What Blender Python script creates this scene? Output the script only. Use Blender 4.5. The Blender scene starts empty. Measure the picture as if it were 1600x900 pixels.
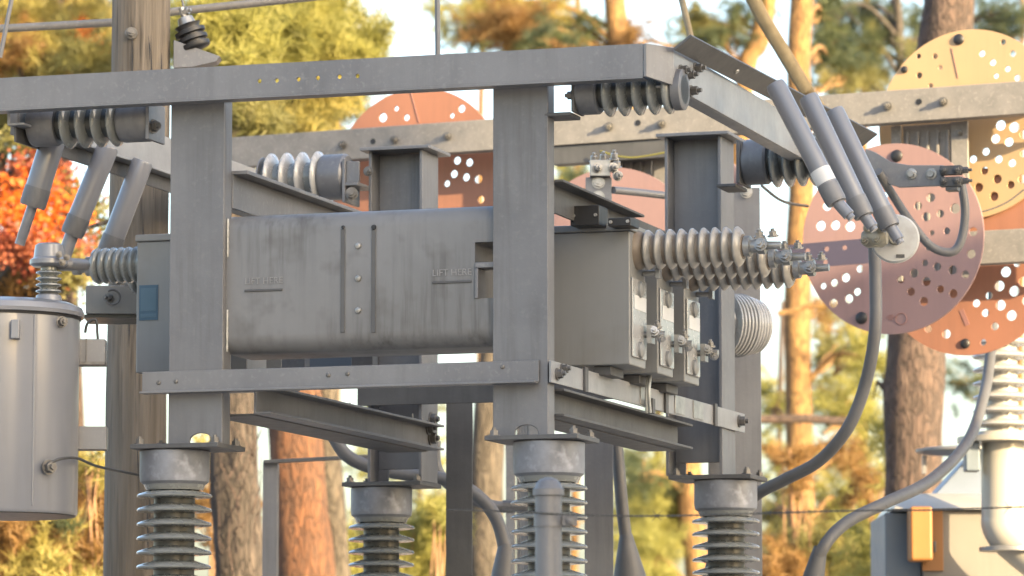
import bpy, bmesh, math, random
import numpy as np
from mathutils import Vector, Matrix
from mathutils.noise import noise
R = math.radians
random.seed(7); rng = np.random.default_rng(7)
S = bpy.context.scene
COL = S.collection

# ------------------------------------------------------------ camera
FPX = 6560.0                      # focal length in photo pixels (1600 wide)
PITCH = math.atan(730/FPX)
CAM = Vector((0, 0, 1.6))
cd = bpy.data.cameras.new('camera'); cam = bpy.data.objects.new('camera', cd); COL.objects.link(cam)
cam.location = CAM; cam.rotation_euler = (R(90)+PITCH, 0, 0)
cd.sensor_width = 36; cd.lens = FPX/1600*36; cd.clip_end = 2000; cd.clip_start = .1
cd.dof.use_dof = True; cd.dof.focus_distance = 13.6; cd.dof.aperture_fstop = 5.6
S.camera = cam
# ------------------------------------------------------------ light
SUN_AZ, SUN_EL = R(135), R(15)    # azimuth clockwise from +Y: the sun stands low, behind the camera to the right
SUND = Vector((math.sin(SUN_AZ)*math.cos(SUN_EL), math.cos(SUN_AZ)*math.cos(SUN_EL), math.sin(SUN_EL)))
W = bpy.data.worlds.new('World'); S.world = W; W.use_nodes = True
nt = W.node_tree; bg = nt.nodes['Background']; sky = nt.nodes.new('ShaderNodeTexSky')
sky.sky_type = 'NISHITA'; sky.sun_disc = False; sky.sun_elevation = SUN_EL; sky.sun_rotation = SUN_AZ
sky.air_density = 1.0; sky.dust_density = 4.5; sky.ozone_density = 1.0
nt.links.new(sky.outputs[0], bg.inputs[0]); bg.inputs[1].default_value = 0.15
sd = bpy.data.lights.new('sun', 'SUN'); sd.energy = 4.2; sd.angle = R(.5); sd.color = (1.0, .77, .44)
so = bpy.data.objects.new('sun', sd); COL.objects.link(so); so.rotation_euler = SUND.to_track_quat('Z', 'Y').to_euler()
S.view_settings.view_transform = 'Standard'; S.view_settings.look = 'None'; S.view_settings.gamma = 1
S.view_settings.exposure = 2.4

# ------------------------------------------------------------ helpers: places
def ray(px, py):
    x = (px-800)/FPX; y = (450-py)/FPX
    c, s = math.cos(PITCH), math.sin(PITCH)
    return Vector((x, c - y*s, s + y*c))
def wy(px, py, Y):
    d = ray(px, py); return CAM + d*(Y/d.y)
class Fr:                          # a ground frame turned about z: u to the right, v away, z up
    def __init__(s, o, deg):
        a = R(deg); s.o = Vector((o[0], o[1], 0)); s.U = Vector((math.cos(a), -math.sin(a), 0)); s.V = Vector((math.sin(a), math.cos(a), 0))
        s.M = Matrix(((s.U.x, s.V.x, 0, s.o.x), (s.U.y, s.V.y, 0, s.o.y), (0, 0, 1, 0), (0, 0, 0, 1)))
    def P(s, u, v, z): return s.o + s.U*u + s.V*v + Vector((0, 0, z))
    def _hit(s, px, py, n, k):
        d = ray(px, py); t = (k - (CAM-s.o).dot(n))/d.dot(n); return CAM + d*t
    def fv(s, px, py, v):          # (u, z) of a photo point lying in the plane v
        p = s._hit(px, py, s.V, v); return (p-s.o).dot(s.U), p.z
    def fu(s, px, py, u):          # (v, z) of a photo point lying in the plane u
        p = s._hit(px, py, s.U, u); return (p-s.o).dot(s.V), p.z
    def pv(s, px, py, v): return s._hit(px, py, s.V, v)
    def pu(s, px, py, u): return s._hit(px, py, s.U, u)
A = Fr((wy(865, 560, 13.1).x, 13.1), 17.9)     # the main rack
B = Fr((wy(1000, 200, 18.3).x, 18.3), 25.3)    # the rear rack with the discs
I4 = Matrix.Identity(4)

# ------------------------------------------------------------ helpers: meshes
EACH = {'bolt','rail_bolt','beam_bolt','rivet','stud','plug','screw','rail_clip','joint_strap','weld_bead','foot','boss','mounting_bracket','bolt_hole','vertical_rib','terminal_bolt','limb','stem','drying_crack','bracket_strap'}
class MB:
    def __init__(s, T=I4): s.T = T; s.v = []; s.f = []; s.fm = []; s.cur = 0; s.pc = []; s.lock = False
    def add(s, vs, fs, T=None):
        n = len(s.v); T = s.T if T is None else T
        if not s.lock: s.pc.append((n, len(s.f)))
        s.v += [T @ Vector(p) for p in vs]; s.f += [tuple(i+n for i in q) for q in fs]; s.fm += [s.cur]*len(fs)
    def box(s, a0, a1, b0, b1, c0, c1):
        s.add([(a0,b0,c0),(a1,b0,c0),(a1,b1,c0),(a0,b1,c0),(a0,b0,c1),(a1,b0,c1),(a1,b1,c1),(a0,b1,c1)],
              [(0,3,2,1),(4,5,6,7),(0,1,5,4),(1,2,6,5),(2,3,7,6),(3,0,4,7)]); return s
    def hexa(s, a, b):             # eight corners: bottom loop a, top loop b
        s.add(list(a)+list(b), [(0,3,2,1),(4,5,6,7),(0,1,5,4),(1,2,6,5),(2,3,7,6),(3,0,4,7)]); return s
    def bar(s, p, q, w, h, up=(0,0,1)):  # rectangular bar p->q, in own coordinates
        p, q = Vector(p), Vector(q); d = (q-p).normalized(); up = Vector(up); x = d.cross(up).normalized(); y = x.cross(d)
        c = lambda o: [o + x*w*i + y*h*j for i, j in ((-.5,-.5),(.5,-.5),(.5,.5),(-.5,.5))]
        return s.hexa(c(p), c(q))
    def prism(s, poly, axis, a, b):      # poly in the other two axes, extruded along axis
        n = len(poly)
        def mk(p, t): return (t,p[0],p[1]) if axis=='x' else (p[0],t,p[1]) if axis=='y' else (p[0],p[1],t)
        s.add([mk(p,a) for p in poly]+[mk(p,b) for p in poly], [tuple(range(n))[::-1], tuple(range(n,2*n))]+[(i,(i+1)%n,n+(i+1)%n,n+i) for i in range(n)]); return s
    def lathe(s, p, d, prof, n=28, T=None):
        p, d = Vector(p), Vector(d).normalized(); x = d.orthogonal().normalized(); y = d.cross(x); vs = []; fs = []; m = len(prof)
        for t, r in prof:
            for k in range(n):
                a = 2*math.pi*k/n; vs.append(p + d*t + x*(max(r,1e-4)*math.cos(a)) + y*(max(r,1e-4)*math.sin(a)))
        for i in range(m-1):
            for k in range(n): k2 = (k+1)%n; fs.append((i*n+k, i*n+k2, (i+1)*n+k2, (i+1)*n+k))
        fs.append(tuple(range(n))[::-1]); fs.append(tuple(range((m-1)*n, m*n))); s.add(vs, fs, T); return s
    def cyl(s, p, q, r, n=20, r2=None):
        d = Vector(q)-Vector(p); return s.lathe(p, d, [(0, r), (d.length, r if r2 is None else r2)], n)
    def tube(s, pts, r, n=12):
        pts = [Vector(p) for p in pts]; m = len(pts); rr = r if isinstance(r, (list, tuple)) else [r]*m
        d0 = (pts[1]-pts[0]).normalized(); x = d0.orthogonal().normalized(); vs = []; fs = []
        for i, p in enumerate(pts):
            d = (pts[min(i+1,m-1)]-pts[max(i-1,0)]).normalized(); x = (x-d*x.dot(d)).normalized(); y = d.cross(x)
            for k in range(n): a = 2*math.pi*k/n; vs.append(p + x*(rr[i]*math.cos(a)) + y*(rr[i]*math.sin(a)))
        for i in range(m-1):
            for k in range(n): k2 = (k+1)%n; fs.append((i*n+k, i*n+k2, (i+1)*n+k2, (i+1)*n+k))
        fs.append(tuple(range(n))[::-1]); fs.append(tuple(range((m-1)*n, m*n))); s.add(vs, fs); return s
    def bolt(s, p, d, r=.014, h=.02):    # washer, hex nut, stub of thread
        d = Vector(d).normalized(); p = Vector(p); s.pc.append((len(s.v), len(s.f))); s.lock = True
        s.lathe(p, d, [(0, r*1.35), (.004, r*1.35)], 14); s.lathe(p+d*.004, d, [(0, r), (h, r)], 6); s.lathe(p+d*(h+.004), d, [(0, r*.5), (h*.6, r*.5)], 8); s.lock = False; return s
    def build(s, name, mat, parent=None, bev=0, smooth=True, seg=2, ang=35, label=None, kind=None):
        if name in EACH and len(s.pc) > 1:       # every bolt, rivet, rib ... becomes an object of its own
            o = None
            for i, (a, fa) in enumerate(s.pc):
                b, fb = s.pc[i+1] if i+1 < len(s.pc) else (len(s.v), len(s.f))
                if fb <= fa: continue
                q = MB(); q.v = s.v[a:b]; q.f = [tuple(k-a for k in f) for f in s.f[fa:fb]]; q.fm = [0]*(fb-fa)
                o = q.build(name, mat, parent, bev, smooth, seg, ang, label, kind)
            return o
        loc = Vector((0,0,0))
        if parent is not None:
            q = parent
            while q is not None: loc += q.location; q = q.parent
        me = bpy.data.meshes.new(name); me.from_pydata([p-loc for p in s.v], [], s.f)
        for m in (mat if isinstance(mat, (list, tuple)) else [mat]): me.materials.append(m)
        if any(s.fm): me.polygons.foreach_set('material_index', s.fm)
        bm = bmesh.new(); bm.from_mesh(me); bmesh.ops.recalc_face_normals(bm, faces=bm.faces); bm.to_mesh(me); bm.free()
        if smooth:
            me.polygons.foreach_set('use_smooth', [True]*len(me.polygons)); me.set_sharp_from_angle(angle=R(ang))
        o = bpy.data.objects.new(name, me); COL.objects.link(o)
        if parent is not None: o.parent = parent
        if bev:
            b = o.modifiers.new('bevel', 'BEVEL'); b.width = bev; b.segments = seg; b.limit_method = 'ANGLE'; b.angle_limit = R(40); b.harden_normals = True
        if label: o['label'] = label
        if kind: o['kind'] = kind
        return o
def plate(mb, outer, holes, th, T):      # flat plate with real holes; outer: [(x,y)], holes [(x,y,r)], plate in the xy plane of T, thickness along z
    cu = bpy.data.curves.new('plate', 'CURVE'); cu.dimensions = '2D'; cu.fill_mode = 'BOTH'; cu.extrude = th/2
    def spl(pts):
        sp = cu.splines.new('POLY'); sp.points.add(len(pts)-1); sp.use_cyclic_u = True
        for i, (x, y) in enumerate(pts): sp.points[i].co = (x, y, 0, 1)
    spl(outer)
    for x, y, r in holes: n = 16; spl([(x+r*math.cos(2*math.pi*k/n), y+r*math.sin(2*math.pi*k/n)) for k in range(n)])
    o = bpy.data.objects.new('plate', cu); COL.objects.link(o)
    bpy.context.view_layer.update()
    me = bpy.data.meshes.new_from_object(o.evaluated_get(bpy.context.evaluated_depsgraph_get()))
    mb.add([v.co.copy() for v in me.vertices], [tuple(p.vertices) for p in me.polygons], T)
    bpy.data.objects.remove(o); bpy.data.curves.remove(cu); bpy.data.meshes.remove(me)
def text_mesh(body, size, T, parent, mat, name):
    cu = bpy.data.curves.new('t', 'FONT'); cu.body = body; cu.size = size; cu.extrude = .0012; cu.align_x = 'CENTER'; cu.align_y = 'CENTER'; cu.resolution_u = 3
    o = bpy.data.objects.new('t', cu); COL.objects.link(o); bpy.context.view_layer.update()
    me = bpy.data.meshes.new_from_object(o.evaluated_get(bpy.context.evaluated_depsgraph_get()))
    m = MB(); m.add([v.co.copy() for v in me.vertices], [tuple(p.vertices) for p in me.polygons], T)
    bpy.data.objects.remove(o); bpy.data.curves.remove(cu)
    return m.build(name, mat, parent, smooth=False)
def empty(name, loc, label, cat, group=None):
    o = bpy.data.objects.new(name, None); COL.objects.link(o); o.location = loc; o.empty_display_size = .1
    o['label'] = label; o['category'] = cat
    if group: o['group'] = group
    return o
def tag(o, label, cat, group=None):
    o['label'] = label; o['category'] = cat
    if group: o['group'] = group
    return o
def struct(o): o['kind'] = 'structure'; return o
def copy_tree(o, parent=None, off=Vector((0,0,0))):
    c = o.copy(); COL.objects.link(c); c.parent = parent
    if parent is None: c.location = o.location + off
    for ch in list(o.children): copy_tree(ch, c)
    return c
def copy_part(o, parent, off):
    c = o.copy(); COL.objects.link(c); c.parent = parent; c.location = o.location + off; return c
def bez(pts, n=10):                      # smooth curve through points
    pts = [Vector(p) for p in pts]; out = []
    for i in range(len(pts)-1):
        p0 = pts[max(i-1,0)]; p1 = pts[i]; p2 = pts[i+1]; p3 = pts[min(i+2,len(pts)-1)]
        for k in range(n):
            t = k/n; out.append(.5*((2*p1)+(p2-p0)*t+(2*p0-5*p1+4*p2-p3)*t*t+(3*p1-p0-3*p2+p3)*t**3))
    return out+[pts[-1]]

# ------------------------------------------------------------ materials
def mat(name, c1, c2=None, rough=.5, metal=0., scale=6., bump=.1, bscale=60., stretch=(1,1,1), c3=None, s3=30., spec=.5, streak=0., streak_col=(.1,.09,.08), coat=0.):
    m = bpy.data.materials.new(name); m.use_nodes = True; n = m.node_tree.nodes; l = m.node_tree.links; b = n['Principled BSDF']
    tc = n.new('ShaderNodeTexCoord'); mp = n.new('ShaderNodeMapping'); mp.inputs['Scale'].default_value = stretch; l.new(tc.outputs['Object'], mp.inputs[0])
    def nz(sc, det=6, ro=.6, src=mp):
        x = n.new('ShaderNodeTexNoise'); x.inputs['Scale'].default_value = sc; x.inputs['Detail'].default_value = det; x.inputs['Roughness'].default_value = ro; l.new(src.outputs[0], x.inputs['Vector']); return x
    def ramp(src, lo, hi):
        x = n.new('ShaderNodeMapRange'); x.inputs['From Min'].default_value = lo; x.inputs['From Max'].default_value = hi; l.new(src, x.inputs['Value']); return x.outputs[0]
    def mix(f, a, bb):
        x = n.new('ShaderNodeMix'); x.data_type = 'RGBA'; l.new(f, x.inputs[0])
        for sock, val in ((x.inputs[6], a), (x.inputs[7], bb)):
            if isinstance(val, tuple): sock.default_value = (*val, 1)
            else: l.new(val, sock)
        return x.outputs[2]
    c = mix(ramp(nz(scale).outputs['Fac'], .35, .65), c1, c2 or tuple(k*.8 for k in c1))
    if c3: c = mix(ramp(nz(s3, 3).outputs['Fac'], .55, .72), c, c3)
    if streak:
        m2 = n.new('ShaderNodeMapping'); m2.inputs['Scale'].default_value = (1, 1, .06); l.new(tc.outputs['Object'], m2.inputs[0])
        s1 = nz(38, 4, .6, m2); s2 = nz(3.5, 3, .5, mp)
        mu = n.new('ShaderNodeMath'); mu.operation = 'MULTIPLY'; l.new(ramp(s1.outputs['Fac'], .45, .75), mu.inputs[0]); l.new(ramp(s2.outputs['Fac'], .35, .65), mu.inputs[1])
        m3 = n.new('ShaderNodeMath'); m3.operation = 'MULTIPLY'; l.new(mu.outputs[0], m3.inputs[0]); m3.inputs[1].default_value = streak
        c = mix(m3.outputs[0], c, streak_col)
    l.new(c, b.inputs['Base Color']); b.inputs['Metallic'].default_value = metal
    rn = nz(scale*3); rr = n.new('ShaderNodeMapRange'); rr.inputs['To Min'].default_value = max(rough-.1, .05); rr.inputs['To Max'].default_value = min(rough+.12, 1); l.new(rn.outputs['Fac'], rr.inputs['Value']); l.new(rr.outputs[0], b.inputs['Roughness'])
    b.inputs['Specular IOR Level'].default_value = spec; b.inputs['Coat Weight'].default_value = coat
    if bump:
        bp = n.new('ShaderNodeBump'); bp.inputs['Strength'].default_value = bump; bp.inputs['Distance'].default_value = .01; l.new(nz(bscale, 5).outputs['Fac'], bp.inputs['Height']); l.new(bp.outputs[0], b.inputs['Normal'])
    return m
M = {}
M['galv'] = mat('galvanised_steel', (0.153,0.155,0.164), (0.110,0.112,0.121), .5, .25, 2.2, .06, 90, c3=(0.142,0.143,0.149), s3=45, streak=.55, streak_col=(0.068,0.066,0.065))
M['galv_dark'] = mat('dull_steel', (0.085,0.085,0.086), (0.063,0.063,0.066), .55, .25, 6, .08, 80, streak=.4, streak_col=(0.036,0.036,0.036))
M['alu'] = mat('aluminium', (0.169,0.169,0.176), (0.131,0.131,0.140), .42, .3, 2.6, .05, 120, c3=(0.180,0.180,0.184), s3=60, streak=.4, streak_col=(0.090,0.090,0.090))
M['rear_steel'] = mat('weathered_rear_steel', (0.199,0.187,0.176), (0.153,0.146,0.138), .6, .15, 14, .1, 60, c3=(0.238,0.221,0.207), s3=70)
M['tank'] = mat('grey_tank_paint', (.148,.150,.156), (.116,.117,.121), .45, 0, 2.2, .03, 40, c3=(.10,.098,.098), s3=7, streak=.9, streak_col=(.05,.048,.047))
M['paint'] = mat('grey_cabinet_paint', (0.176,0.178,0.177), (0.160,0.163,0.162), .45, 0, 3, .02, 60, c3=(0.149,0.147,0.140), s3=5, streak=.3, streak_col=(0.099,0.097,0.090))
M['tframe'] = mat('transformer_paint', (.150,.156,.176), (.135,.141,.16), .30, 0, 1.5, .01, 60, streak=.3, streak_col=(.09,.09,.09), coat=.25)
M['galv_cap'] = mat('mottled_galvanised_cap', (.19,.20,.225), (.12,.125,.14), .5, .2, 9, .06, 90, c3=(.26,.27,.30), s3=14)
M['porc_brown'] = mat('browned_porcelain', (.16,.125,.09), (.12,.09,.065), .5, 0, 14, .02)
M['cable_dark'] = mat('dark_grey_cable', (.07,.07,.073), (.055,.055,.058), .6, 0, 6, .03, 80)
M['paleblue'] = mat('pale_blue_paint', (.12,.15,.22), (.10,.13,.19), .45, 0, 3, .02)
M['cable_dark'] = mat('dark_grey_cable', (.07,.07,.073), (.055,.055,.058), .6, 0, 6, .03, 80)
M['paleblue'] = mat('pale_blue_paint', (.12,.15,.22), (.10,.13,.19), .45, 0, 3, .02)
M['porc'] = mat('grey_porcelain', (0.163,0.170,0.167), (0.133,0.141,0.137), .25, 0, 8, .01, 60, coat=.4)
M['porc_light'] = mat('pale_porcelain', (0.281,0.281,0.281), (0.237,0.237,0.237), .25, 0, 8, .01, 60, coat=.4)
M['porc_beige'] = mat('beige_porcelain', (0.266,0.252,0.229), (0.207,0.192,0.170), .35, 0, 14, .02, 60, coat=.3, c3=(0.148,0.115,0.081), s3=20)
M['core'] = mat('dark_core', (0.032,0.034,0.032), (0.023,0.025,0.023), .4, 0, 8, .02)
M['black'] = mat('black_rubber', (0.013,0.013,0.016), (0.009,0.009,0.011), .45, 0, 8, .03)
M['bolt'] = mat('bolt_steel', (.16,.155,.15), (.10,.095,.09), .5, .6, 30, .1)
M['bright'] = mat('bright_fitting', (.34,.33,.32), (.2,.2,.19), .35, .6, 20, .08)
M['brass'] = mat('tarnished_bronze', (.30,.28,.22), (.22,.20,.16), .5, .4, 20, .1)
M['wood'] = mat('pole_wood', (.165,.138,.11), (.10,.082,.062), .9, 0, 9, .6, 30, stretch=(3.5,3.5,.16), c3=(.055,.045,.036), s3=14)
M['cable'] = mat('grey_cable', (0.104,0.104,0.108), (0.083,0.083,0.086), .55, 0, 6, .03, 80)
M['wire'] = mat('dark_wire', (.06,.06,.06), (.045,.045,.045), .6, .3, 20, 0)
M['gwire'] = mat('ground_wire', (.36,.37,.36), (.28,.29,.28), .45, .4, 60, .1)
M['white'] = mat('white_enamel', (0.370,0.370,0.363), (0.333,0.333,0.326), .35, 0, 5, .01, c3=(0.296,0.289,0.274), s3=12)
M['sticker'] = mat('white_sticker', (.52,.52,.52), (.47,.47,.47), .5, 0, 8, 0)
M['alu_side_lit'] = mat('side_lit_aluminium', (0.243,0.243,0.248), (0.198,0.198,0.203), .42, .2, 9, .05, 120, streak=.3, streak_col=(0.135,0.135,0.135))  # lighter aluminium copy: brightness of the side faces put into the colour
M['rope'] = mat('pale_rope', (.20,.155,.085), (.15,.115,.06), .8, 0, 20, .2, 60)
M['blue'] = mat('blue_sticker', (0.037,0.081,0.126), (0.030,0.067,0.104), .4, 0, 8, 0)
M['blue2'] = mat('pale_blue_print', (0.056,0.104,0.148), (0.044,0.089,0.126), .4, 0, 8, 0)
M['ink'] = mat('dark_print', (.05,.05,.05), None, .6, 0, 8, 0)
M['emboss'] = mat('dirty_lettering', (.20,.20,.205), (.16,.16,.165), .5, 0, 40, 0)
M['pink'] = mat('pink_disc_paint', (0.232,0.142,0.133), (0.198,0.125,0.120), .55, 0, 1.4, .03, 50, c3=(0.206,0.129,0.129), s3=6, streak=.25, streak_col=(0.112,0.077,0.077))
M['disc_lit_orange'] = mat('disc_paint_lit_orange', (.245,.108,.068), (.21,.095,.060), .55, 0, 1.6, .03, 50, streak=.35, streak_col=(.12,.06,.045))  # the pink disc paint with orange sunlight put into its colour
M['disc_lit_yellow'] = mat('disc_paint_lit_yellow', (.34,.235,.13), (.30,.21,.12), .55, 0, 1.6, .03, 50, streak=.3, streak_col=(.2,.14,.09))  # the pink disc paint with strong yellow sunlight mixed into its colour
M['mauve'] = mat('mauve_disc_paint', (.16,.12,.14), (.13,.10,.12), .55, 0, 2.0, .03, 50)
M['discdark'] = mat('disc_emblem', (.22,.11,.10), None, .6, 0, 3, 0)
M['cream'] = mat('cream_paint', (0.281,0.266,0.239), (0.253,0.239,0.211), .4, 0, 3, .02, coat=.2)
M['bluegrey'] = mat('blue_grey_paint', (.10,.125,.16), (.08,.105,.135), .5, 0, 3, .03, streak=.3, streak_col=(.05,.06,.07))
M['beige'] = mat('shaded_beige_paint', (.135,.125,.115), (.12,.112,.104), .5, 0, 3, .03, streak=.2)  # greyed down to stand in for the shadow on the cabinet
M['orangebox'] = mat('orange_paint', (.24,.10,.022), (.21,.09,.02), .45, 0, 3, .02)
M['ground'] = mat('gravel_ground', (.32,.305,.28), (.25,.238,.218), .95, 0, .8, .6, 30, c3=(.38,.35,.31), s3=20)
M['blocker_wall'] = mat('blocker_panel', (.33,.31,.28), (.28,.26,.24), .8, 0, 1, .1)
M['blocker_roof'] = mat('blocker_roof_metal', (.12,.13,.14), None, .6, .3, 1, .1)
def bark(name, c1, c2, c3):              # flaky plates parted by dark furrows
    m = mat(name, c1, c2, .95, 0, 4, 0, 16, stretch=(3,3,.8), c3=c3, s3=7); n = m.node_tree.nodes; l = m.node_tree.links; b = n['Principled BSDF']
    tc = n.new('ShaderNodeTexCoord'); mp = n.new('ShaderNodeMapping'); mp.inputs['Scale'].default_value = (1,1,.26); l.new(tc.outputs['Object'], mp.inputs[0])
    nz = n.new('ShaderNodeTexNoise'); nz.inputs['Scale'].default_value = 9; nz.inputs['Detail'].default_value = 4; l.new(mp.outputs[0], nz.inputs['Vector'])
    ad = n.new('ShaderNodeVectorMath'); ad.operation = 'MULTIPLY_ADD'; l.new(nz.outputs['Color'], ad.inputs[0]); ad.inputs[1].default_value = (.22,.22,.22); l.new(mp.outputs[0], ad.inputs[2])
    vo = n.new('ShaderNodeTexVoronoi'); vo.feature = 'DISTANCE_TO_EDGE'; vo.inputs['Scale'].default_value = 22; l.new(ad.outputs[0], vo.inputs['Vector'])
    mr = n.new('ShaderNodeMapRange'); mr.inputs['From Max'].default_value = .16; l.new(vo.outputs['Distance'], mr.inputs['Value'])
    mx = n.new('ShaderNodeMix'); mx.data_type = 'RGBA'; src = b.inputs['Base Color'].links[0].from_socket; l.new(mr.outputs[0], mx.inputs[0]); mx.inputs[6].default_value = (*[k*.6 for k in c2], 1); l.new(src, mx.inputs[7]); l.new(mx.outputs[2], b.inputs['Base Color'])
    bp = n.new('ShaderNodeBump'); bp.inputs['Strength'].default_value = .55; bp.inputs['Distance'].default_value = .02; l.new(mr.outputs[0], bp.inputs['Height']); l.new(bp.outputs[0], b.inputs['Normal']); return m
M['bark_orange'] = bark('orange_bark', (0.132,0.056,0.025), (0.072,0.034,0.019), (0.043,0.025,0.017))
M['bark_yellow'] = bark('golden_bark', (.22,.13,.045), (.15,.08,.03), (.08,.045,.025))
M['bark_grey'] = bark('grey_bark', (.075,.048,.038), (.043,.030,.025), (.105,.072,.058))
M['bark_dark'] = bark('dark_bark', (0.072,0.060,0.048), (0.048,0.039,0.030), (0.096,0.072,0.054))
M['bark_shade'] = bark('shaded_bark', (.05,.038,.032), (.03,.024,.02), (.085,.066,.055))  # bark darkened so the shade of other trees sits in its colour
def leafmat(name, cols, scale=1.6, trans=.5):
    m = bpy.data.materials.new(name); m.use_nodes = True; n = m.node_tree.nodes; l = m.node_tree.links; b = n['Principled BSDF']
    tc = n.new('ShaderNodeTexCoord'); x = n.new('ShaderNodeTexNoise'); x.inputs['Scale'].default_value = scale; x.inputs['Detail'].default_value = 8; x.inputs['Roughness'].default_value = .75
    l.new(tc.outputs['Object'], x.inputs['Vector']); r = n.new('ShaderNodeValToRGB'); l.new(x.outputs['Fac'], r.inputs[0])
    k = len(cols); 
    while len(r.color_ramp.elements) < k: r.color_ramp.elements.new(.5)
    for i, c in enumerate(cols): r.color_ramp.elements[i].position = .32 + .36*i/(k-1); r.color_ramp.elements[i].color = (*c, 1)
    l.new(r.outputs[0], b.inputs['Base Color']); b.inputs['Roughness'].default_value = .6
    t = n.new('ShaderNodeBsdfTranslucent'); l.new(r.outputs[0], t.inputs[0]); ms = n.new('ShaderNodeMixShader'); ms.inputs[0].default_value = trans
    l.new(b.outputs[0], ms.inputs[1]); l.new(t.outputs[0], ms.inputs[2]); l.new(ms.outputs[0], n['Material Output'].inputs[0]); return m
M['leaf_gold'] = leafmat('golden_needles', [(.10,.085,.03), (.25,.21,.055), (.36,.31,.09), (.34,.24,.09)])
M['leaf_olive'] = leafmat('olive_needles', [(.05,.055,.028), (.12,.12,.04), (.21,.19,.06), (.24,.18,.065)])
M['leaf_green'] = leafmat('green_needles', [(.025,.042,.036), (.045,.065,.035), (.08,.095,.035), (.14,.135,.045)])
M['leaf_rust'] = leafmat('rusty_needles', [(.08,.055,.02), (.18,.10,.03), (.25,.14,.045), (.22,.17,.05)])
M['leaf_red'] = leafmat('red_leaves', [(.14,.035,.02), (.26,.06,.03), (.30,.12,.06)], trans=.4)
M['leaf_fire'] = leafmat('orange_leaves', [(.45,.09,.012), (.55,.14,.015), (.5,.2,.02)], trans=.4)
M['leaf_lime'] = leafmat('yellow_green_leaves', [(.11,.115,.03), (.25,.24,.06), (.36,.33,.10)])
M['twig'] = mat('dry_twigs', (.26,.15,.08), (.16,.09,.05), .9, 0, 4, 0)

# ------------------------------------------------------------ ground, and an added, unseen block that shades the rack (beside the camera, out of frame)
g = MB(); g.add([(-600,-600,0),(600,-600,0),(600,600,0),(-600,600,0)], [(0,1,2,3)]); struct(g.build('ground', M['ground'], None, smooth=False))
H = Fr((0, 0), -45)     # u = along (cos45, sin45), v = (-sin45, cos45)
H1, H0, V1, V0, HZ = 12.9, 4.2, -6.0, -12.0, 10.6
ch = empty('sun_blocker', H.P((H0+H1)/2, (V0+V1)/2, 0), 'tall grey block added unseen to the right of the camera to shade the rack', 'shade blocker')
MB(H.M).box(H0, H1, V0, V1, 0, HZ).build('blocker_wall', M['blocker_wall'], ch, smooth=False)
MB(H.M).box(H0-.15, H1+.12, V0-.15, V1+.15, HZ, HZ+.2).build('blocker_roof', M['blocker_roof'], ch, smooth=False)
MB(H.M).box(H1+.001, 13.15, V0, V1, 0, 9.2).build('blocker_step', M['blocker_wall'], ch, smooth=False)  # added steps, their heights set to shade parts of the discs
MB(H.M).box(13.151, 13.7, V0, V1, 0, 8.25).build('blocker_step', M['blocker_wall'], ch, smooth=False)
MB(H.M).box(7, 8.1, V1, V1+.05, .1, 2.2).build('blocker_door', M['bluegrey'], ch, smooth=False)

# ============================================================ MAIN RACK
colz0 = A.fv(815, 682, 0)[1]
uR0, uR1 = A.fv(770, 400, 0)[0], A.fv(856, 400, 0)[0]
uL0, uL1 = A.fv(265, 400, 0)[0], A.fv(349, 400, 0)[0]
VB = 2.02; ct = A.fv(815, 82, 0)[1]
uBR0, uBR1 = A.fv(1050, 500, VB)[0], A.fv(1138, 500, VB)[0]
uBL0, uBL1 = A.fv(588, 500, VB)[0], A.fv(672, 500, VB)[0]
rk = empty('steel_frame', A.P(-.6, .87, colz0), 'grey galvanised frame of four columns and bolted rails carried on the four ribbed post insulators', 'frame')
def front_column(u0, u1):                # channel: face towards the camera, legs turned back, arched gap at its foot
    m = MB(A.M); w = u1-u0; c = (u0+u1)/2+.02
    hole = [(c+.038*math.cos(t)*1.0, colz0+.012+.024*math.sin(t)) for t in [math.pi*k/8 for k in range(9)]]
    poly = [(u0, colz0), (u0, ct), (u1, ct), (u1, colz0)] + [(hole[0][0], colz0)] + hole + [(hole[-1][0], colz0)]
    m.prism(poly, 'y', 0, .009); m.box(u0, u0+.009, .0095, .07, colz0, ct); m.box(u1-.009, u1, .0095, .07, colz0, ct)
    return m.build('column', M['galv'], rk, .0025)
front_column(uL0, uL1); front_column(uR0, uR1)
def rear_column(u0, u1):                 # wide flange: web facing the camera between two flanges
    m = MB(A.M); m.box(u0, u0+.012, VB-.09, VB+.09, colz0, ct); m.box(u1-.012, u1, VB-.09, VB+.09, colz0, ct); m.box(u0+.012, u1-.012, VB-.006, VB+.006, colz0+.05, ct)
    m.box(u0+.012, u0+.05, VB-.006, VB+.006, colz0, colz0+.0495); return m.build('column', M['galv'], rk, .002)
rear_column(uBL0, uBL1); rear_column(uBR0, uBR1)
colc = [((uL0+uL1)/2, .035), ((uR0+uR1)/2, .035), ((uBL0+uBL1)/2, VB), ((uBR0+uBR1)/2, VB)]
pcu = [A.fv(287, 706, 0)[0], A.fv(842, 686, 0)[0], A.fv(612, 772, VB)[0], A.fv(1122, 756, VB)[0]]
icu = [A.fv(272, 740, .03)[0], A.fv(857, 720, .03)[0], A.fv(596, 800, VB)[0], A.fv(1134, 785, VB)[0]]
cents = [(pcu[i], colc[i][1]) for i in range(4)]
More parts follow.
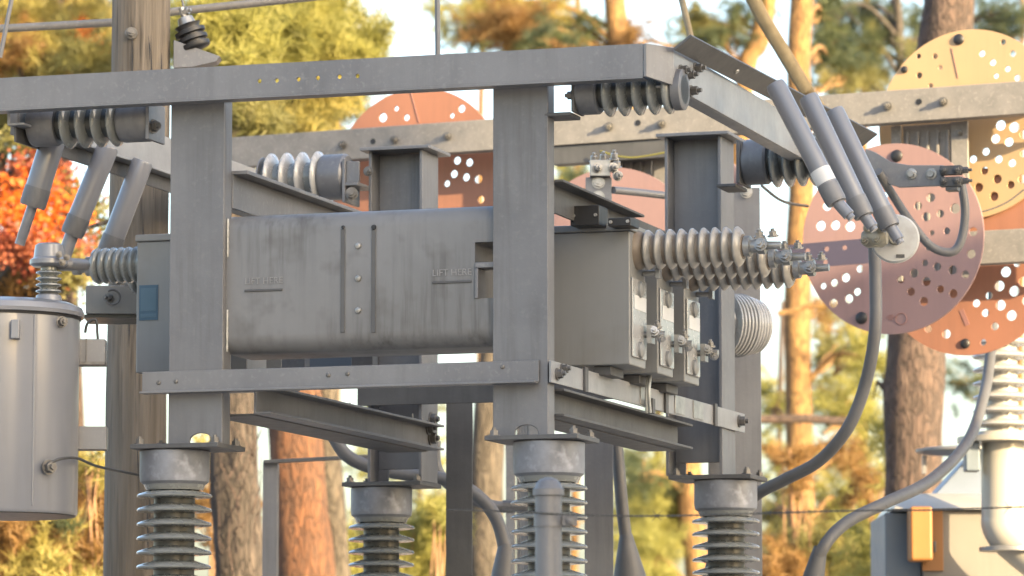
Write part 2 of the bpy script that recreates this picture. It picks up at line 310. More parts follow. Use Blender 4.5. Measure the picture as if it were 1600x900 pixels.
for i, (u, v) in enumerate(cents):       # base plates with bolts, top plates behind
    m = MB(A.M); m.box(u-.152, u+.152, v-.12, v+.12, colz0-.016, colz0-.001); b = m.build('base_plate', M['galv_dark'], rk, .002)
    m = MB(A.M)
    for du, dv in ((-.13,-.09), (.13,-.09), (.13,.09), (-.13,.09)): m.bolt((u+du, v+dv, colz0-.001), (0,0,1), .014, .014)
    m.build('bolt', M['bolt'], rk)
    if i > 1: MB(A.M).box(colc[i][0]-.13, colc[i][0]+.14, v-.12, v+.13, ct+.001, ct+.013).build('top_plate', M['alu'], rk, .002)

# lower rails: angle across the front, angle back along the right side, beams on both sides, rear rail
zr1 = A.fv(600, 570, -.01)[1]; zr0 = A.fv(600, 603, -.01)[1]
uA = A.fv(222, 600, -.012)[0]; uB_ = A.fv(842, 580, -.012)[0]
m = MB(A.M); m.box(uA, uB_, -.012, -.003, zr0, zr1); m.box(uA+.01, uB_, -.0135, -.06, zr0-.007, zr0); m.build('front_rail', M['alu'], rk, .0015)
ur = uBR1+.004; vEnd = A.fu(1160, 665, ur)[0]
pa_, pb_ = A.P(-.012, -.014, 0), A.P(ur, vEnd, 0); dl = (pb_-pa_).normalized(); nl = Vector((dl.y, -dl.x, 0)); Lr = (pb_-pa_).length
RM = Matrix(((nl.x, dl.x, 0, pa_.x), (nl.y, dl.y, 0, pa_.y), (0, 0, 1, 0), (0, 0, 0, 1)))
m = MB(RM); m.box(.001, .010, 0, Lr, zr0-.004, zr1-.002); m.box(-.03, .0005, .03, Lr-.30, zr1-.012, zr1-.004); m.build('side_rail', M['alu_side_lit'], rk, .0015)
m = MB(RM)
for t in (.15, .55, .82): m.box(.0105, .019, Lr*t-.015, Lr*t+.015, zr0-.008, zr1+.004)
m.build('rail_clip', M['galv_dark'], rk, .001)
m = MB(RM)
for t in (.42, .60, .70): m.box(.0105, .0135, Lr*t, Lr*t+.12, zr0+.002, zr1-.004)
m.build('joint_strap', M['bright'], rk, .001)
m = MB(RM); zm = (zr0+zr1)/2; m.bolt((.0105, .05, zm-.008), (1,0,.1), .015, .016); m.bolt((.0105, .10, zm+.012), (1,0,.1), .014, .016); m.bolt((.0105, Lr-.08, zm), (1,0,0), .017, .02)
m.build('rail_bolt', M['bolt'], rk)
m = MB(A.M)
for px, py in ((248,598),(275,596),(513,586),(543,584),(785,573)): u_, z_ = A.fv(px, py, -.012); m.lathe((u_, -.0125, z_), (0,-1,0), [(0,.0075),(.003,.007),(.005,.004)], 10)
m.build('rivet', M['bolt'], rk)
def cbeam(name, u, v0, v1, z0, z1, sgn, matr=M['galv_dark'], fl=.055, t=.008, holes=()):   # channel running back; flanges to side sgn
    m = MB(A.M); a, b = sorted((u, u+sgn*fl)); m.box(*sorted((u-sgn*t, u)), v0, v1, z0, z1)
    m.box(a, b, v0, v1, z1-t, z1); m.box(a, b, v0, v1, z0, z0+t); return m.build(name, matr, rk, .0015)
zb1 = A.fu(360, 610, -.98)[1]; 
va, za = A.fu(690, 660, -1.0); vb, zb = A.fu(690, 698, -1.0)
zt_ = A.fu(400, 606, -1.0)[1]; zb_ = A.fu(400, 652, -1.0)[1]
MB(A.M).box(-1.19, -1.038, .10, 1.80, (zb+zb_)/2-.004, (zb+zb_)/2+.004).build('bottom_flange', M['galv_dark'], rk, .001)
cbeam('side_beam', -1.03, .08, 1.80, (zb+zb_)/2, (za+zt_)/2, 1, M['galv'])
vh = lambda px, py: A.fu(px, py, -1.03)
m = MB(A.M)
for px, py in ((493,621),(546,633),(644,650)): v_, z_ = vh(px, py); m.lathe((-1.0285, v_, z_), (1,0,0), [(0,.010),(.0012,.010)], 12)
for px, py in ((672,655),(672,685),(668,668)): v_, z_ = vh(px, py); m.bolt((-1.028, v_, z_), (1,0,0), .02, .018)
m.build('beam_bolt', M['bolt'], rk)
z2 = A.fu(880, 612, -.03)[1]; z3 = A.fu(880, 655, -.03)[1]
MB(A.M).box(-.18, -.053, .10, 1.60, z3-.004, z3+.004).build('bottom_flange', M['galv_dark'], rk, .001)
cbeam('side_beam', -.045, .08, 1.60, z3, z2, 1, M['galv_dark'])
u0 = A.fv(560, 600, VB-.1)[0]; u1 = A.fv(1040, 600, VB-.1)[0]
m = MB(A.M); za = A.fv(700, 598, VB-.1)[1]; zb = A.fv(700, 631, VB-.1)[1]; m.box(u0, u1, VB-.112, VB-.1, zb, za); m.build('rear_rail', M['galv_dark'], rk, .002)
# mid height cross pieces glimpsed under the tank
for px0, px1, y0, y1, vv, mm in ((440,476,548,578,.6,'alu'), (476,549,552,576,.8,'bluegrey'), (549,582,549,575,.6,'alu')):
    ua, zt = A.fv(px0, y0, vv); ub, zz = A.fv(px1, y1, vv); MB(A.M).box(ua, ub, vv, vv+.05, zz, zt).build('cross_piece', M[mm], rk, .002)
# weld beads on the left column edge
m = MB(A.M)
for y0, y1 in ((342,402),(484,550)):
    pts = []
    for k in range(9): y = y0+(y1-y0)*k/8; u_, z_ = A.fv(352.5, y, .03); pts.append((uL1+.003, .03, z_))
    m.tube(pts, [.004+.002*(k%2) for k in range(9)], 8)
m.build('weld_bead', M['bright'], rk)
uq = uL1+.003; z_q = (A.fu(400, 285, uq)[1]+A.fu(500, 321, uq)[1])/2; print('tie', A.fu(400,285,uq), A.fu(517,327,uq))
m = MB(A.M); m.box(uq-.008, uq, .072, 1.9, z_q-.11, z_q-.0005); m.box(uq-.008, uq+.05, .072, 1.9, z_q, z_q+.012); m.build('tie_beam', M['alu'], rk, .0015)
# upper tie beam back from the right column, dark boxed openings on it
zt = A.fu(868, 288, -.05)[1]; zt2 = A.fu(990, 345, -.05)[1]
m = MB(A.M); z_a = A.fu(900, 300, -.04)[1]; z_b = A.fu(900, 346, -.04)[1]
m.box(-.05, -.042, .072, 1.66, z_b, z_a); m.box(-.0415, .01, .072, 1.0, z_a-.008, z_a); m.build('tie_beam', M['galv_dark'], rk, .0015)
for a, b, c, d in ((891,936,322,351), (950,985,341,352)):
    u_a, z_a2 = A.fv(a, c, .36); u_b, z_b2 = A.fv(b, d, .36)
    o = MB(A.M).box(u_a, u_b, .36, .46, z_b2, z_a2).build('junction_block', M['black'], rk, .002)
    m = MB(A.M)
    for fu_ in (.12, .88): m.lathe((u_a+(u_b-u_a)*fu_, .3595, (z_a2+z_b2)/2), (0,-1,0), [(0,.006),(.006,.005)], 10)
    m.build('screw', M['bright'], o)

# ---------------- upper ring of beams outside the columns
rg = empty('beam_ring', A.P(-.6, .9, ct+.1), 'wide aluminium beam ring around the tops of the columns held off on ribbed insulators', 'frame')
zt = A.fv(600, 90, -.1)[1]; zb = A.fv(600, 139.5, -.1)[1]
uE = A.fv(1005, 90, -.1)[0]; uS = A.fv(-60, 120, -.1)[0]
# front beam: plate with six punched holes, lips at the top and bottom
T = A.M @ Matrix.Translation((0, -.1, 0)) @ Matrix.Rotation(R(90), 4, 'X')
m = MB(); holes = []
for px, py in ((406,127),(433,126),(467,124),(497,122),(531,120),(559,119)): u_, z_ = A.fv(px, py, -.1); holes.append((u_, z_, .0075))
plate(m, [(uS, zb), (uE, zb), (uE, zt), (uS, zt)], holes, .008, T)
m.T = A.M; m.box(uS, uE, -.095, -.04, zt-.007, zt-.0005); m.box(uS, uE, -.1045, -.04, zb-.007, zb-.0005)
m.build('front_beam', M['alu'], rg)
# side beam on the right, mitred to the front beam
uSd = uE+.07
m = MB(A.M); m.hexa([(uE+.0015,-.104,zb-.003),(uE+.012,-.104,zb-.003),(uSd,.0,zb-.018),(uSd-.012,.0,zb-.018)], [(uE+.0015,-.104,zt),(uE+.012,-.104,zt),(uSd,.0,zt),(uSd-.012,.0,zt)])
m.build('corner_piece', M['alu'], rg, .002)
vE = A.fu(1262, 235, uSd)[0]
m = MB(A.M); m.box(uSd-.010, uSd, .001, vE, zb-.022, zt+.003); m.box(uSd-.06, uSd-.0105, .002, vE, zb-.022, zb-.015); m.box(uSd-.06, uSd-.0105, .002, vE, zt-.008, zt-.001)
m.build('side_beam', M['alu_side_lit'], rg, .002)
m = MB(A.M)
for px, py in ((1063,110),(1074,117),(1086,107),(1079,142)): v_, z_ = A.fu(px, py, uSd+.001); m.bolt((uSd+.001, v_, z_), (1,-.2,0), .014, .022)
m.build('bolt', M['bolt'], rg)
# outrigger angle above the right side beam
uO = uSd+.012
va, za = A.fu(1055, 80, uO); vb, zb2 = A.fu(1380, 212, uO)
vS, zo0 = A.fu(1054, 79, uO); vb, zo1 = A.fu(1348, 229, uO); du_, dz_ = .058, .042
m = MB(A.M); ring = lambda v, z: [(uO,v,z),(uO+du_,v,z+dz_),(uO+du_-.006,v,z+dz_+.008),(uO-.006,v,z+.008)]
m.hexa(ring(vS, zo0), ring(vb, zo1))
m.build('outrigger_angle', M['galv_dark'], rg, .002)
m = MB(A.M)
for t in (.25, .5, .8): m.lathe((uO+.030, vS+(vb-vS)*t, zo0+(zo1-zo0)*t+.0205), (.63,0,-.78), [(0,.009),(.005,.008)], 10)
m.build('rivet', M['bright'], rg)
# left side beam
uW = -1.86
vl0, zl0 = A.fu(130, 235, uW); vl1, zl1 = A.fu(517, 327, uW); zlt = A.fu(300, 232, uW)[1]
print('left beam', vl0, zl0, vl1, zl1, zlt)
zlb = (zl0+A.fu(263, 279, uW)[1])/2; print('zlb', zl0, A.fu(263,279,uW)[1])
m = MB(A.M); m.box(uW-.01, uW, -.03, vl1, zlb, zlb+.15); m.box(uW+.0005, uW+.05, -.03, vl1, zlb, zlb+.008); m.build('side_beam', M['alu_side_lit'], rg, .002)
MB(A.M).box(uW+.001, uW+.009, .0, vl1-.02, zlb-.05, zlb-.001).build('hanger_strip', M['galv_dark'], rg, .001)

# ---------------- ribbed insulators
def shed_insulator(name, p, d, L, rc, rs, ns, label, cat, group, mats, t0=.18, t1=.9, cap=None, capL=.0, th=.016, plate_=True, dish=.25):
    """p base point, d direction in world; sheds spread over [t0,t1]*L"""
    d = Vector(d).normalized(); p = Vector(p); root = empty(name, p, label, cat, group)
    MB().lathe(p, d, [(0, rc), (L, rc)], 28).build('core', mats[0], root)
    if cap: MB().lathe(p+d*(L-capL), d, [(0, cap*.86), (capL*.1, cap*.98), (capL*.25, cap), (capL*.97, cap), (capL, cap*.97)], 36).build('end_cap', mats[2], root)
    first = None; step = (t1-t0)*L/(max(ns-1, 1))
    for k in range(ns):
        if first is None:
            first = MB().lathe(p+d*(t0*L), d, [(-th*dish*2, rc*1.001), (-th*dish*1.2, rs*.80), (-th*.15, rs*.985), (th*.15, rs), (th*.5, rs*.96), (th*1.25, rc*1.18), (th*1.5, rc*1.001)], 36).build('shed', mats[1], root, ang=60)
        else: copy_part(first, root, d*(step*k))
    return root
# four post insulators carrying the frame
names = ['post insulator with mottled cap under the left front column', 'post insulator under the right front column, behind the round fence post', 'smaller dark post insulator beneath the rear left column', 'post insulator beneath the rear right column beside the pale support post']
ztop = colz0-.017; zlow = 1.98
for i, (u, v) in enumerate([(icu[k], colc[k][1]) for k in range(4)]):
    L = ztop-zlow
    t = shed_insulator('post_insulator', A.P(u, v, zlow), (0,0,1), L, .066, .122, 10, names[i], 'insulator', 'ribbed post insulators under the frame', (M['core'], M['porc'], M['galv_cap']), t0=.06, t1=(L-.148)/L, cap=.113, capL=.112)
    MB().lathe(A.P(u, v, ztop-.128), (0,0,1), [(0,.092),(.018,.10)], 32).build('neck', M['porc'], t)
    MB().lathe(A.P(u, v, zlow-.1), (0,0,1), [(0,.13),(.02,.13),(.03,.11),(.1,.10)], 32).build('foot_casting', M['galv'], t)
    q = empty('pedestal', A.P(u, v, 0), ['pedestal below the left front post insulator','pedestal below the right front post insulator','pedestal below the rear left post insulator','pedestal below the rear right post insulator'][i], 'pedestal', 'steel pedestals under the insulators')
    MB(A.M).box(u-.07, u+.07, v-.07, v+.07, 0, zlow-.115).build('post', M['galv'], q, .004); MB(A.M).box(u-.15, u+.15, v-.15, v+.15, zlow-.1145, zlow-.1005).build('top_plate', M['galv'], q, .002)

# horizontal insulators holding the ring off the columns
def side_ins(x0, x1, yc, v, rpx, ns, label, left, mats, pad0=.2, pad1=.2):
    ua, z = A.fv(x0, yc, v); ub, _ = A.fv(x1, yc, v); L = ub-ua
    sc = (A.P(ua, v, z)-CAM).dot(Vector((0,1,0)))/FPX; rs = rpx*sc
    p = A.P(ua, v, z); d = A.U
    t = empty('side_insulator', p, label, 'insulator', 'ribbed side insulators between the columns and the beam ring')
    MB().lathe(p, d, [(0, rs*.60), (L, rs*.60)], 28).build('core', mats[0], t)
    for a, b in ((0, pad0), (1-pad1, 1)): MB().lathe(p+d*(a*L), d, [(0, rs*.80), (.1*(b-a)*L, rs*.86), ((b-a)*L*.9, rs*.86), ((b-a)*L, rs*.78)], 32).build('end_cap', mats[2], t)
    f = None; s0, s1 = pad0+.08, 1-pad1-.05; step = (s1-s0)*L/(ns-1)
    for k in range(ns):
        if f is None: f = MB().lathe(p+d*(s0*L), d, [(-.012, rs*.62), (-.008, rs*.9), (0, rs), (.006, rs*.985), (.014, rs*.8), (.02, rs*.62)], 36).build('shed', mats[1], t, ang=60)
        else: copy_part(f, t, d*(step*k))
    return t, p, L, rs
PG = (M['core'], M['porc'], M['galv'])
t, p, L, rs = side_ins(52, 240, 197, .10, 39, 4, 'side insulator with big grey ribs under the beam left of the left front column', True, PG, .22, .26)
m = MB(); q = p + A.U*L; m.box(0,0,0,0,0,0) if False else None
m = MB(A.M); u_, z_ = A.fv(240, 196, .10); m.box(u_, u_+.012, .03, .17, z_-.055, z_+.07); m.build('end_plate', M['alu'], t, .002)
u2, z2_ = A.fv(247, 191, .03); m = MB(A.M); m.bolt((u_+.013, .06, z_-.01), (1,-.6,0), .018, .02); m.build('bolt', M['bolt'], t)
m = MB(A.M); u_, z_ = A.fv(30, 192, .10); m.box(u_, u_+.03, .03, .17, z_-.05, z_+.06); m.build('end_plate', M['alu'], t, .002)
t, p, L, rs = side_ins(906, 1070, 148, .06, 38, 5, 'dark ribbed side insulator tucked under the beam corner right of the right front column', False, (M['core'], M['porc'], M['galv']), .2, .1)
m = MB(A.M); u_, z_ = A.fv(905, 150, .05); ub, zb3 = A.fv(857, 180, .05)
m.box(u_-.012, u_-.0005, -.0, .11, zb3, z_+.06); m.box(ub, u_-.013, -.0, .11, zb3-.012, zb3); m.build('bracket', M['galv_dark'], t, .003)
m = MB(A.M); m.bolt((u_-.014, .03, z_+.0), (-1,0,0), .013, .014); m.build('bolt', M['bolt'], t)
t, p, L, rs = side_ins(1165, 1292, 254, VB-.25, 42, 4, 'dark ribbed side insulator right of the rear right column, behind the slanted tubes', False, (M['core'], M['porc'], M['galv']), .3, .1)
m = MB(A.M); u_, z_ = A.fv(1165, 254, VB-.25); ub, zb3 = A.fv(1128, 292, VB-.25)
m.box(u_-.014, u_-.0005, VB-.33, VB-.17, zb3, z_+.07); m.box(ub, u_-.0145, VB-.33, VB-.17, zb3-.012, zb3); m.build('bracket', M['galv_dark'], t, .003)
t, p, L, rs = side_ins(412, 545, 282, VB-.12, 42, 4, 'side insulator with bright white ribs above the tank, left of the rear left column', False, (M['porc'], M['porc_light'], M['alu']), .02, .30)
m = MB(A.M); u_, z_ = A.fv(546, 282, VB-.12); ub = uBL0
m.box(u_, u_+.012, VB-.2, VB-.04, z_-.09, z_+.07); m.box(u_+.0125, ub-.001, VB-.2, VB-.04, z_-.03, z_-.018); m.box(u_+.0125, ub-.001, VB-.19, VB-.178, z_-.017, z_+.06); m.build('bracket', M['alu'], t, .002)
m = MB(A.M); m.bolt((u_+.035, VB-.19, z_-.06), (.3,-1,0), .018, .02); m.bolt((u_+.10, VB-.191, z_+.02), (0,-1,0), .014, .014); m.build('bolt', M['bolt'], t)

# ---------------- the long rounded tank between the columns
uT0 = A.fv(352, 440, .03)[0]; uT1 = A.fv(742, 440, .03)[0]; uT2 = A.fv(790, 440, .03)[0]
zT1 = A.fv(560, 327, .03)[1]; zT0 = A.fv(560, 546, .03)[1]; vT0, vT1 = .03, .33
tk = empty('tank', A.P((uT0+uT1)/2, .18, zT0), 'long dirty grey steel tank with rounded edges slung between the two front columns', 'tank')
def rrect(y0, y1, z0, z1, r, n=6):
    pts = []
    for cy, cz, a0 in ((y1-r, z1-r, 0), (y0+r, z1-r, 90), (y0+r, z0+r, 180), (y1-r, z0+r, 270)):
        for k in range(n+1): a = R(a0+90*k/n); pts.append((cy+r*math.cos(a), cz+r*math.sin(a)))
    return pts
m = MB(A.M); m.prism(rrect(vT0, vT1, zT0, zT1, .058), 'x', uT0, uT1); m.build('shell', M['tank'], tk)
n1 = A.fv(755, 378, .03)[1]; n2 = A.fv(755, 410, .03)[1]
m = MB(A.M); pr = rrect(vT0, vT1, zT0, zT1, .058); up = [(a, max(b, n1)) for a, b in pr]; m.prism(up, 'x', uT1, uT2); m.build('end_hood', M['tank'], tk)
n3 = A.fv(755, 466, .03)[1]
MB(A.M).prism([(a, min(b, n3)) for a, b in pr], 'x', uT1, uT2).build('end_foot', M['tank'], tk)
m = MB(A.M); m.box(uT1+.003, uT2, .02, .10, n2-.018, n2); m.box(uT1+.003, uT1+.014, .02, .10, n3, n2-.0185); m.build('notch_bracket', M['alu'], tk, .002)
m = MB(A.M)                               # two recessed vertical seams, a narrow strap with studs
for px in (536, 584):
    ua = A.fv(px-3.5, 440, .03)[0]; ub = A.fv(px+3.5, 440, .03)[0]; za = A.fv(px, 358, .03)[1]; zb = A.fv(px, 520, .03)[1]; m.box(ua, ub, .0265, .031, zb, za)
m.build('vertical_rib', M['galv_dark'], tk, .0015)
m = MB(A.M)
for px, py, rr in ((584,355,.009),(536,355,.006)): u_, z_ = A.fv(px, py, .026); m.lathe((u_, .0262, z_), (0,-1,0), [(0,rr),(.005,rr*.8)], 12)
m.build('plug', M['black'], tk)
m = MB(A.M)
for px, py in ((560,384),(560,435),(560,485)): u_, z_ = A.fv(px, py, .03); m.lathe((u_, .0297, z_), (0,-1,0), [(0,.011),(.007,.009),(.009,.004)], 12)
m.build('stud', M['bright'], tk)
for px, py in ((412, 439), (706, 426)):
    u_, z_ = A.fv(px, py, .029); T = A.M @ Matrix.Translation((u_, .0288, z_)) @ Matrix.Rotation(R(90), 4, 'X')
    text_mesh('LIFT HERE', .030, T, tk, M['emboss'], 'lettering')
    MB(A.M).box(u_-.066, u_+.066, .026, .0305, z_-.034, z_-.026).build('lift_lug', M['galv_dark'], tk, .002)

# ---------------- pole cabinets: three on the right, three on the left
CV = [.45, .78, 1.11]; CT = .185
uC0 = A.fv(800, 450, .45)[0]; uC1 = A.fv(984, 450, .45)[0]
zC1 = A.fv(930, 351, .45)[1]; zC0 = A.fv(930, 571, .45)[1]
ord_ = ['front', 'middle', 'rear']
rbz = A.fv(1080, 388, .54)[1]
def cabinet(i, right):
    v0 = CV[i]; v1 = v0+CT
    if right: u0, u1, z0, z1 = uC0, uC1, zC0, zC1
    else: u0 = A.fv(213, 470, .45)[0]; u1 = A.fv(330, 470, .45)[0]; z0 = A.fv(240, 582, .45)[1]; z1 = A.fv(240, 366, .45)[1]
    lab = {(1,0): 'front recloser cabinet with plain grey side behind the right front column', (1,1): 'middle one of three narrow recloser cabinets stepping back under the ribbed bushings', (1,2): 'rearmost of three narrow recloser cabinets stepping back, beside the rear right column',
           (0,0): 'grey recloser cabinet with blue sticker at the left front column', (0,1): 'middle recloser cabinet hidden behind the blue stickered one', (0,2): 'rear recloser cabinet hidden behind the blue stickered one'}[(int(right), i)]
    c = empty('recloser_cabinet', A.P((u0+u1)/2, (v0+v1)/2, z0), lab, 'cabinet', 'recloser cabinets across the frame')
    m = MB(A.M); m.box(u0, u1, v0, v1, z0, z1-.024); m.build('body', M['paint'], c, .005, seg=3)
    MB(A.M).box(u0-.004, u1+.006, v0-.006, v1+.006, z1-.0235, z1).build('lid', M['paint'], c, .004, seg=3)
    sg = 1 if right else -1; ue = u1 if right else u0; vc = (v0+v1)/2
    # bushing
    zb = rbz if right else A.fv(170, 415, .54)[1]
    p = A.P(ue, vc, zb); d = A.U*sg; L = .36 if right else .20
    ns, rs = (9, .066) if right else (6, .062)
    mm = M['porc_beige'] if right else M['porc']
    MB().lathe(p-d*.002, d, [(0, .066), (.02, .06), (.028, .05), (L-.02, .046), (L, .04)], 28).build('bushing', M['porc_brown'] if right else mm, c)
    f = None; step = (L-.06)/(ns-1)
    for k in range(ns):
        if f is None: f = MB().lathe(p+d*.036, d, [(-.008,.048), (-.007,rs*.8), (-.001,rs*.99), (.003,rs), (.007,rs*.95), (.014,.06*.95), (.019,.048)], 36).build('shed', mm, c, ang=60)
        else: copy_part(f, c, d*(step*k))
    m = MB(); m.lathe(p+d*L, d, [(0,.034),(.02,.034),(.022,.022),(.045,.022),(.047,.028),(.07,.028),(.072,.014),(.12,.012)], 16); m.build('terminal', M['bright'], c)
    if right:
        m = MB(A.M)
        for w_ in (.02, .065): m.bolt((ue+L+.03+w_, vc, zb+.028), (0,-.3,1), .014, .014)
        m.bolt((ue+L+.06, vc-.026, zb), (0,-1,.2), .016, .016); m.build('terminal_bolt', M['bright'], c)
        # front face fittings (facing right)
        zf = lambda t: z0+(z1-z0)*t
        m = MB(A.M); m.box(u1+.001, u1+.007, v0+.012, v1-.012, zf(.06), zf(.62)); m.build('cover_plate', M['porc_light'], c, .004)  # pale material stands in for skylight on the right-hand face
        m = MB(A.M); m.box(u1+.0072, u1+.0084, v0+.03, v1-.02, zf(.40), zf(.50)); m.build('sticker', M['sticker'], c, label='white warning sticker')
        m = MB(A.M)
        for t_ in (.12, .55): m.lathe((u1+.0072, vc, zf(t_)), (1,0,0), [(0,.028),(.008,.026),(.014,.014)], 16)
        m.build('boss', M['paint'], c)
        m = MB(A.M); m.cyl((u1, v1-.03, zf(.68)), (u1+.045, v1-.03, zf(.68)), .010, 12); m.box(u1+.045, u1+.06, v1-.045, v1-.015, zf(.64), zf(.72)); m.build('handle', M['porc_light'], c, .002)
        m = MB(A.M); zz = zf(.24); vv = v1-.03
        m.cyl((u1+.007, vv, zz), (u1+.075, vv, zz), .011, 12); m.box(u1+.018, u1+.034, vv-.022, vv+.022, zz-.03, zz+.03)
        m.bolt((u1+.04, vv-.012, zz+.01), (.3,-1,.2), .013, .014); m.bolt((u1+.06, vv, zz-.01), (.6,-1,-.4), .012, .012); m.bolt((u1+.05, vv, zz+.02), (0,-.4,1), .011, .014)
        m.build('ground_clamp', M['bright'], c)
        m = MB(A.M)
        for fu_ in (.35, .75): m.box(u0+(u1-u0)*fu_-.03, u0+(u1-u0)*fu_+.03, v0+.02, v1-.02, z0-.03, z0-.0015)
        m.build('foot', M['galv_dark'], c, .002)
    elif i == 0:
        ua, za = A.fv(218, 446, v0); ub, zb_ = A.fv(247, 500, v0)
        s_ = MB(A.M).box(ua, ub, v0-.0025, v0-.0003, zb_, za).build('sticker', M['blue'], c)
        MB(A.M).box(ua+.006, ub-.006, v0-.0038, v0-.0026, zb_+.010, zb_+.022).build('print', M['blue2'], s_)
        MB(A.M).box(ua+.006, ub-.006, v0-.0038, v0-.0026, zb_+.032, za-.010).build('print', M['blue2'], s_)
for i in range(3): cabinet(i, True)
for i in range(3): cabinet(i, False)
# ground wires from the front clamp over the side rail
gw = empty('ground_wire', A.pu(1014, 630, .03), 'pair of pale bare ground wires looping from the cabinet clamps down over the side rail', 'wire')
for k, pts in enumerate((((1035,545),(1022,552),(1014,580),(1010,612),(1011,645)), ((1050,548),(1028,548),(1019,575),(1014,608),(1016,645)))):
    m = MB(); m.tube(bez([A.pu(x, y, .06+.01*k) for x, y in pts], 6), .0055, 8); m.build('strand', M['gwire'], gw)
m = MB(A.M); v_, z_ = A.fu(1014, 632, .035); m.box(.029, .052, v_-.012, v_+.02, z_-.03, z_+.02); m.build('clip', M['galv_dark'], gw, .002)

# ---------------- slanted tubes on the right and left
def slant(v, a, b, c, r, label, band=None, cap=.6):
    p = A.pv(*a, v); q = A.pv(*b, v); e = A.pv(*c, v); d = (q-p).normalized()
    t = empty('fuse_tube', p, label, 'tube', 'slanted grey tubes hanging from the beam ring')
    MB().lathe(p-d*.01, d, [(0, r*.9), (.01, r), ((q-p).length, r), ((q-p).length+.01, r*.97)], 28).build('barrel', M['tframe'], t)
    MB().lathe(q, d, [(-.055, r*1.06), (.0, r*1.06), (.012, r*.98)], 28).build('sleeve', M['galv'], t)
    dd = (e-q).normalized(); MB().lathe(q+dd*.01, dd, [(0, r*cap), ((e-q).length*.8, r*cap), ((e-q).length*.81, r*.4), ((e-q).length, r*.4)], 20).build('ferrule', M['tframe'], t)
    if band:
        s = p+(q-p)*band; b_ = MB().lathe(s, d, [(0, r*1.03), (.05, r*1.03)], 28, ).build('label_band', M['sticker'], t)
    return t
k = CV[0]+.09; rt = .033
slant(k, (1213,135), (1305,312), (1328,338), rt, 'nearest of the three slanted grey tubes on the right, with a white band', .74)
slant(k+.33, (1264,155), (1348,333), (1364,356), rt, 'middle one of the three slanted grey tubes on the right')
slant(k+.66, (1305,176), (1389,350), (1405,376), rt, 'farthest of the three slanted tubes on the right, ending at the white disc')
slant(.22, (84,215), (52,318), (32,378), .042, 'nearest slanted tube at far left, ending in a thin rod', None, .42)
slant(.54, (168,232), (114,362), (99,404), .038, 'slanted tube at left meeting the terminal cap over the round transformer', None, .62)
slant(.87, (222,255), (170,392), (152,432), .038, 'slanted tube at left just beside the wooden pole', None, .6)

# connector at the tube ends, white disc, riser cable
cn = empty('cable_connector', A.pv(1370, 372, k+.8), 'bronze connector with white round disc at the lower end of the slanted tubes', 'connector')
vv = k+.72
p = A.pv(1368, 372, vv); m = MB(); m.lathe(p-A.U*.045, A.U, [(0,.022),(.015,.032),(.07,.032),(.085,.022)], 20); m.lathe(p-Vector((0,0,.03)), (0,0,1), [(0,.02),(.05,.026),(.06,.02)], 16); m.build('clamp_body', M['brass'], cn)
m = MB(A.M); q = A.M.inverted() @ p
for dx, dz in ((-.02,.03),(.02,.03),(-.03,-.012),(.01,-.01)): m.bolt(q+Vector((dx,-.03,dz)), (0,-1,.2), .011, .016)
m.build('bolt', M['brass'], cn)
p = A.pv(1398, 374, vv+.1); m = MB(); dd = (A.V*-1 + A.U*.25).normalized(); m.lathe(p, dd, [(0,.02),(.002,.072),(.012,.084),(.02,.084),(.027,.078),(.029,.05)], 40); m.build('disc', M['white'], cn)
m = MB(); m.lathe(p+dd*.03, dd, [(0,.024),(.02,.02)], 20); m.build('hub', M['brass'], cn)
MB().box(p.x+.002, p.x+.03, p.y-.032, p.y-.0295, p.z-.066, p.z-.055).build('print', M['ink'], cn)

def cable(label, pts, r, name='cable', cone=None, cat='cable', mt='cable'):
    t = empty(name, pts[-1], label, cat); m = MB(); m.tube(bez(pts, 8), r, 14); m.build('sheath', M[mt], t)
    if cone: a, b, rc = cone; d = (b-a); m = MB(); m.lathe(a, d, [(0, r*1.03), (.015, r*1.15), (d.length*.75, rc), (d.length, rc*1.02)], 24); m.build('stress_cone', M[mt], t)
    return t
YC = 14.9
cable('long grey riser cable curving down from the bronze connector across the pink disc', [wy(1366,385,YC), wy(1368,440,YC), wy(1367,520,YC), wy(1352,600,YC+.05), wy(1325,668,YC+.1), wy(1280,720,YC+.2), wy(1225,750,YC+.3), wy(1180,775,YC+.4), wy(1130,830,YC+.5), wy(1100,930,YC+.5)], .0225)
YD = 15.6
cable('grey cable at lower right sweeping down from the orange disc to a cone', [wy(1553,440,18.6),wy(1551,500,18.5), wy(1547,560,18.2), wy(1537,620,17.8), wy(1512,690,17.2), wy(1455,750,16.5), wy(1385,785,YD+.3), wy(1325,815,YD+.1), wy(1290,850,YD), wy(1268,900,YD), wy(1262,950,YD)], .0235, cone=(wy(1282,855,YD), wy(1258,960,YD), .05), mt='cable_dark')
YE = 16.2
cable('short grey cable bowing into the back of the tall support post', [wy(515,670,YE), wy(540,710,YE), wy(580,730,YE), wy(640,742,YE), wy(690,748,YE), wy(740,770,YE), wy(775,810,YE), wy(790,870,YE), wy(790,940,YE)], .026, cone=(wy(790,850,YE), wy(782,950,YE), .055))
cable('grey cable looping behind the rear left column', [wy(680,690,YE+.3), wy(684,735,YE+.3), wy(720,772,YE+.3), wy(770,790,YE+.3), wy(800,792,YE+.3)], .022)
cable('straight grey cable dropping beside the middle support post into a cone', [wy(958,640,16.0), wy(964,700,16.0), wy(973,800,16.0), wy(980,860,16.0), wy(985,950,16.0)], .024, cone=(wy(978,835,16.0), wy(988,950,16.0), .075))
cable('grey loop cable hanging from the flat terminal arm in front of the pink disc', [wy(1502,285,15.6), wy(1508,330,15.6), wy(1502,375,15.6), wy(1486,394,15.6), wy(1455,385,15.6), wy(1425,350,15.6), wy(1395,305,15.6), wy(1372,268,15.5)], .0165)
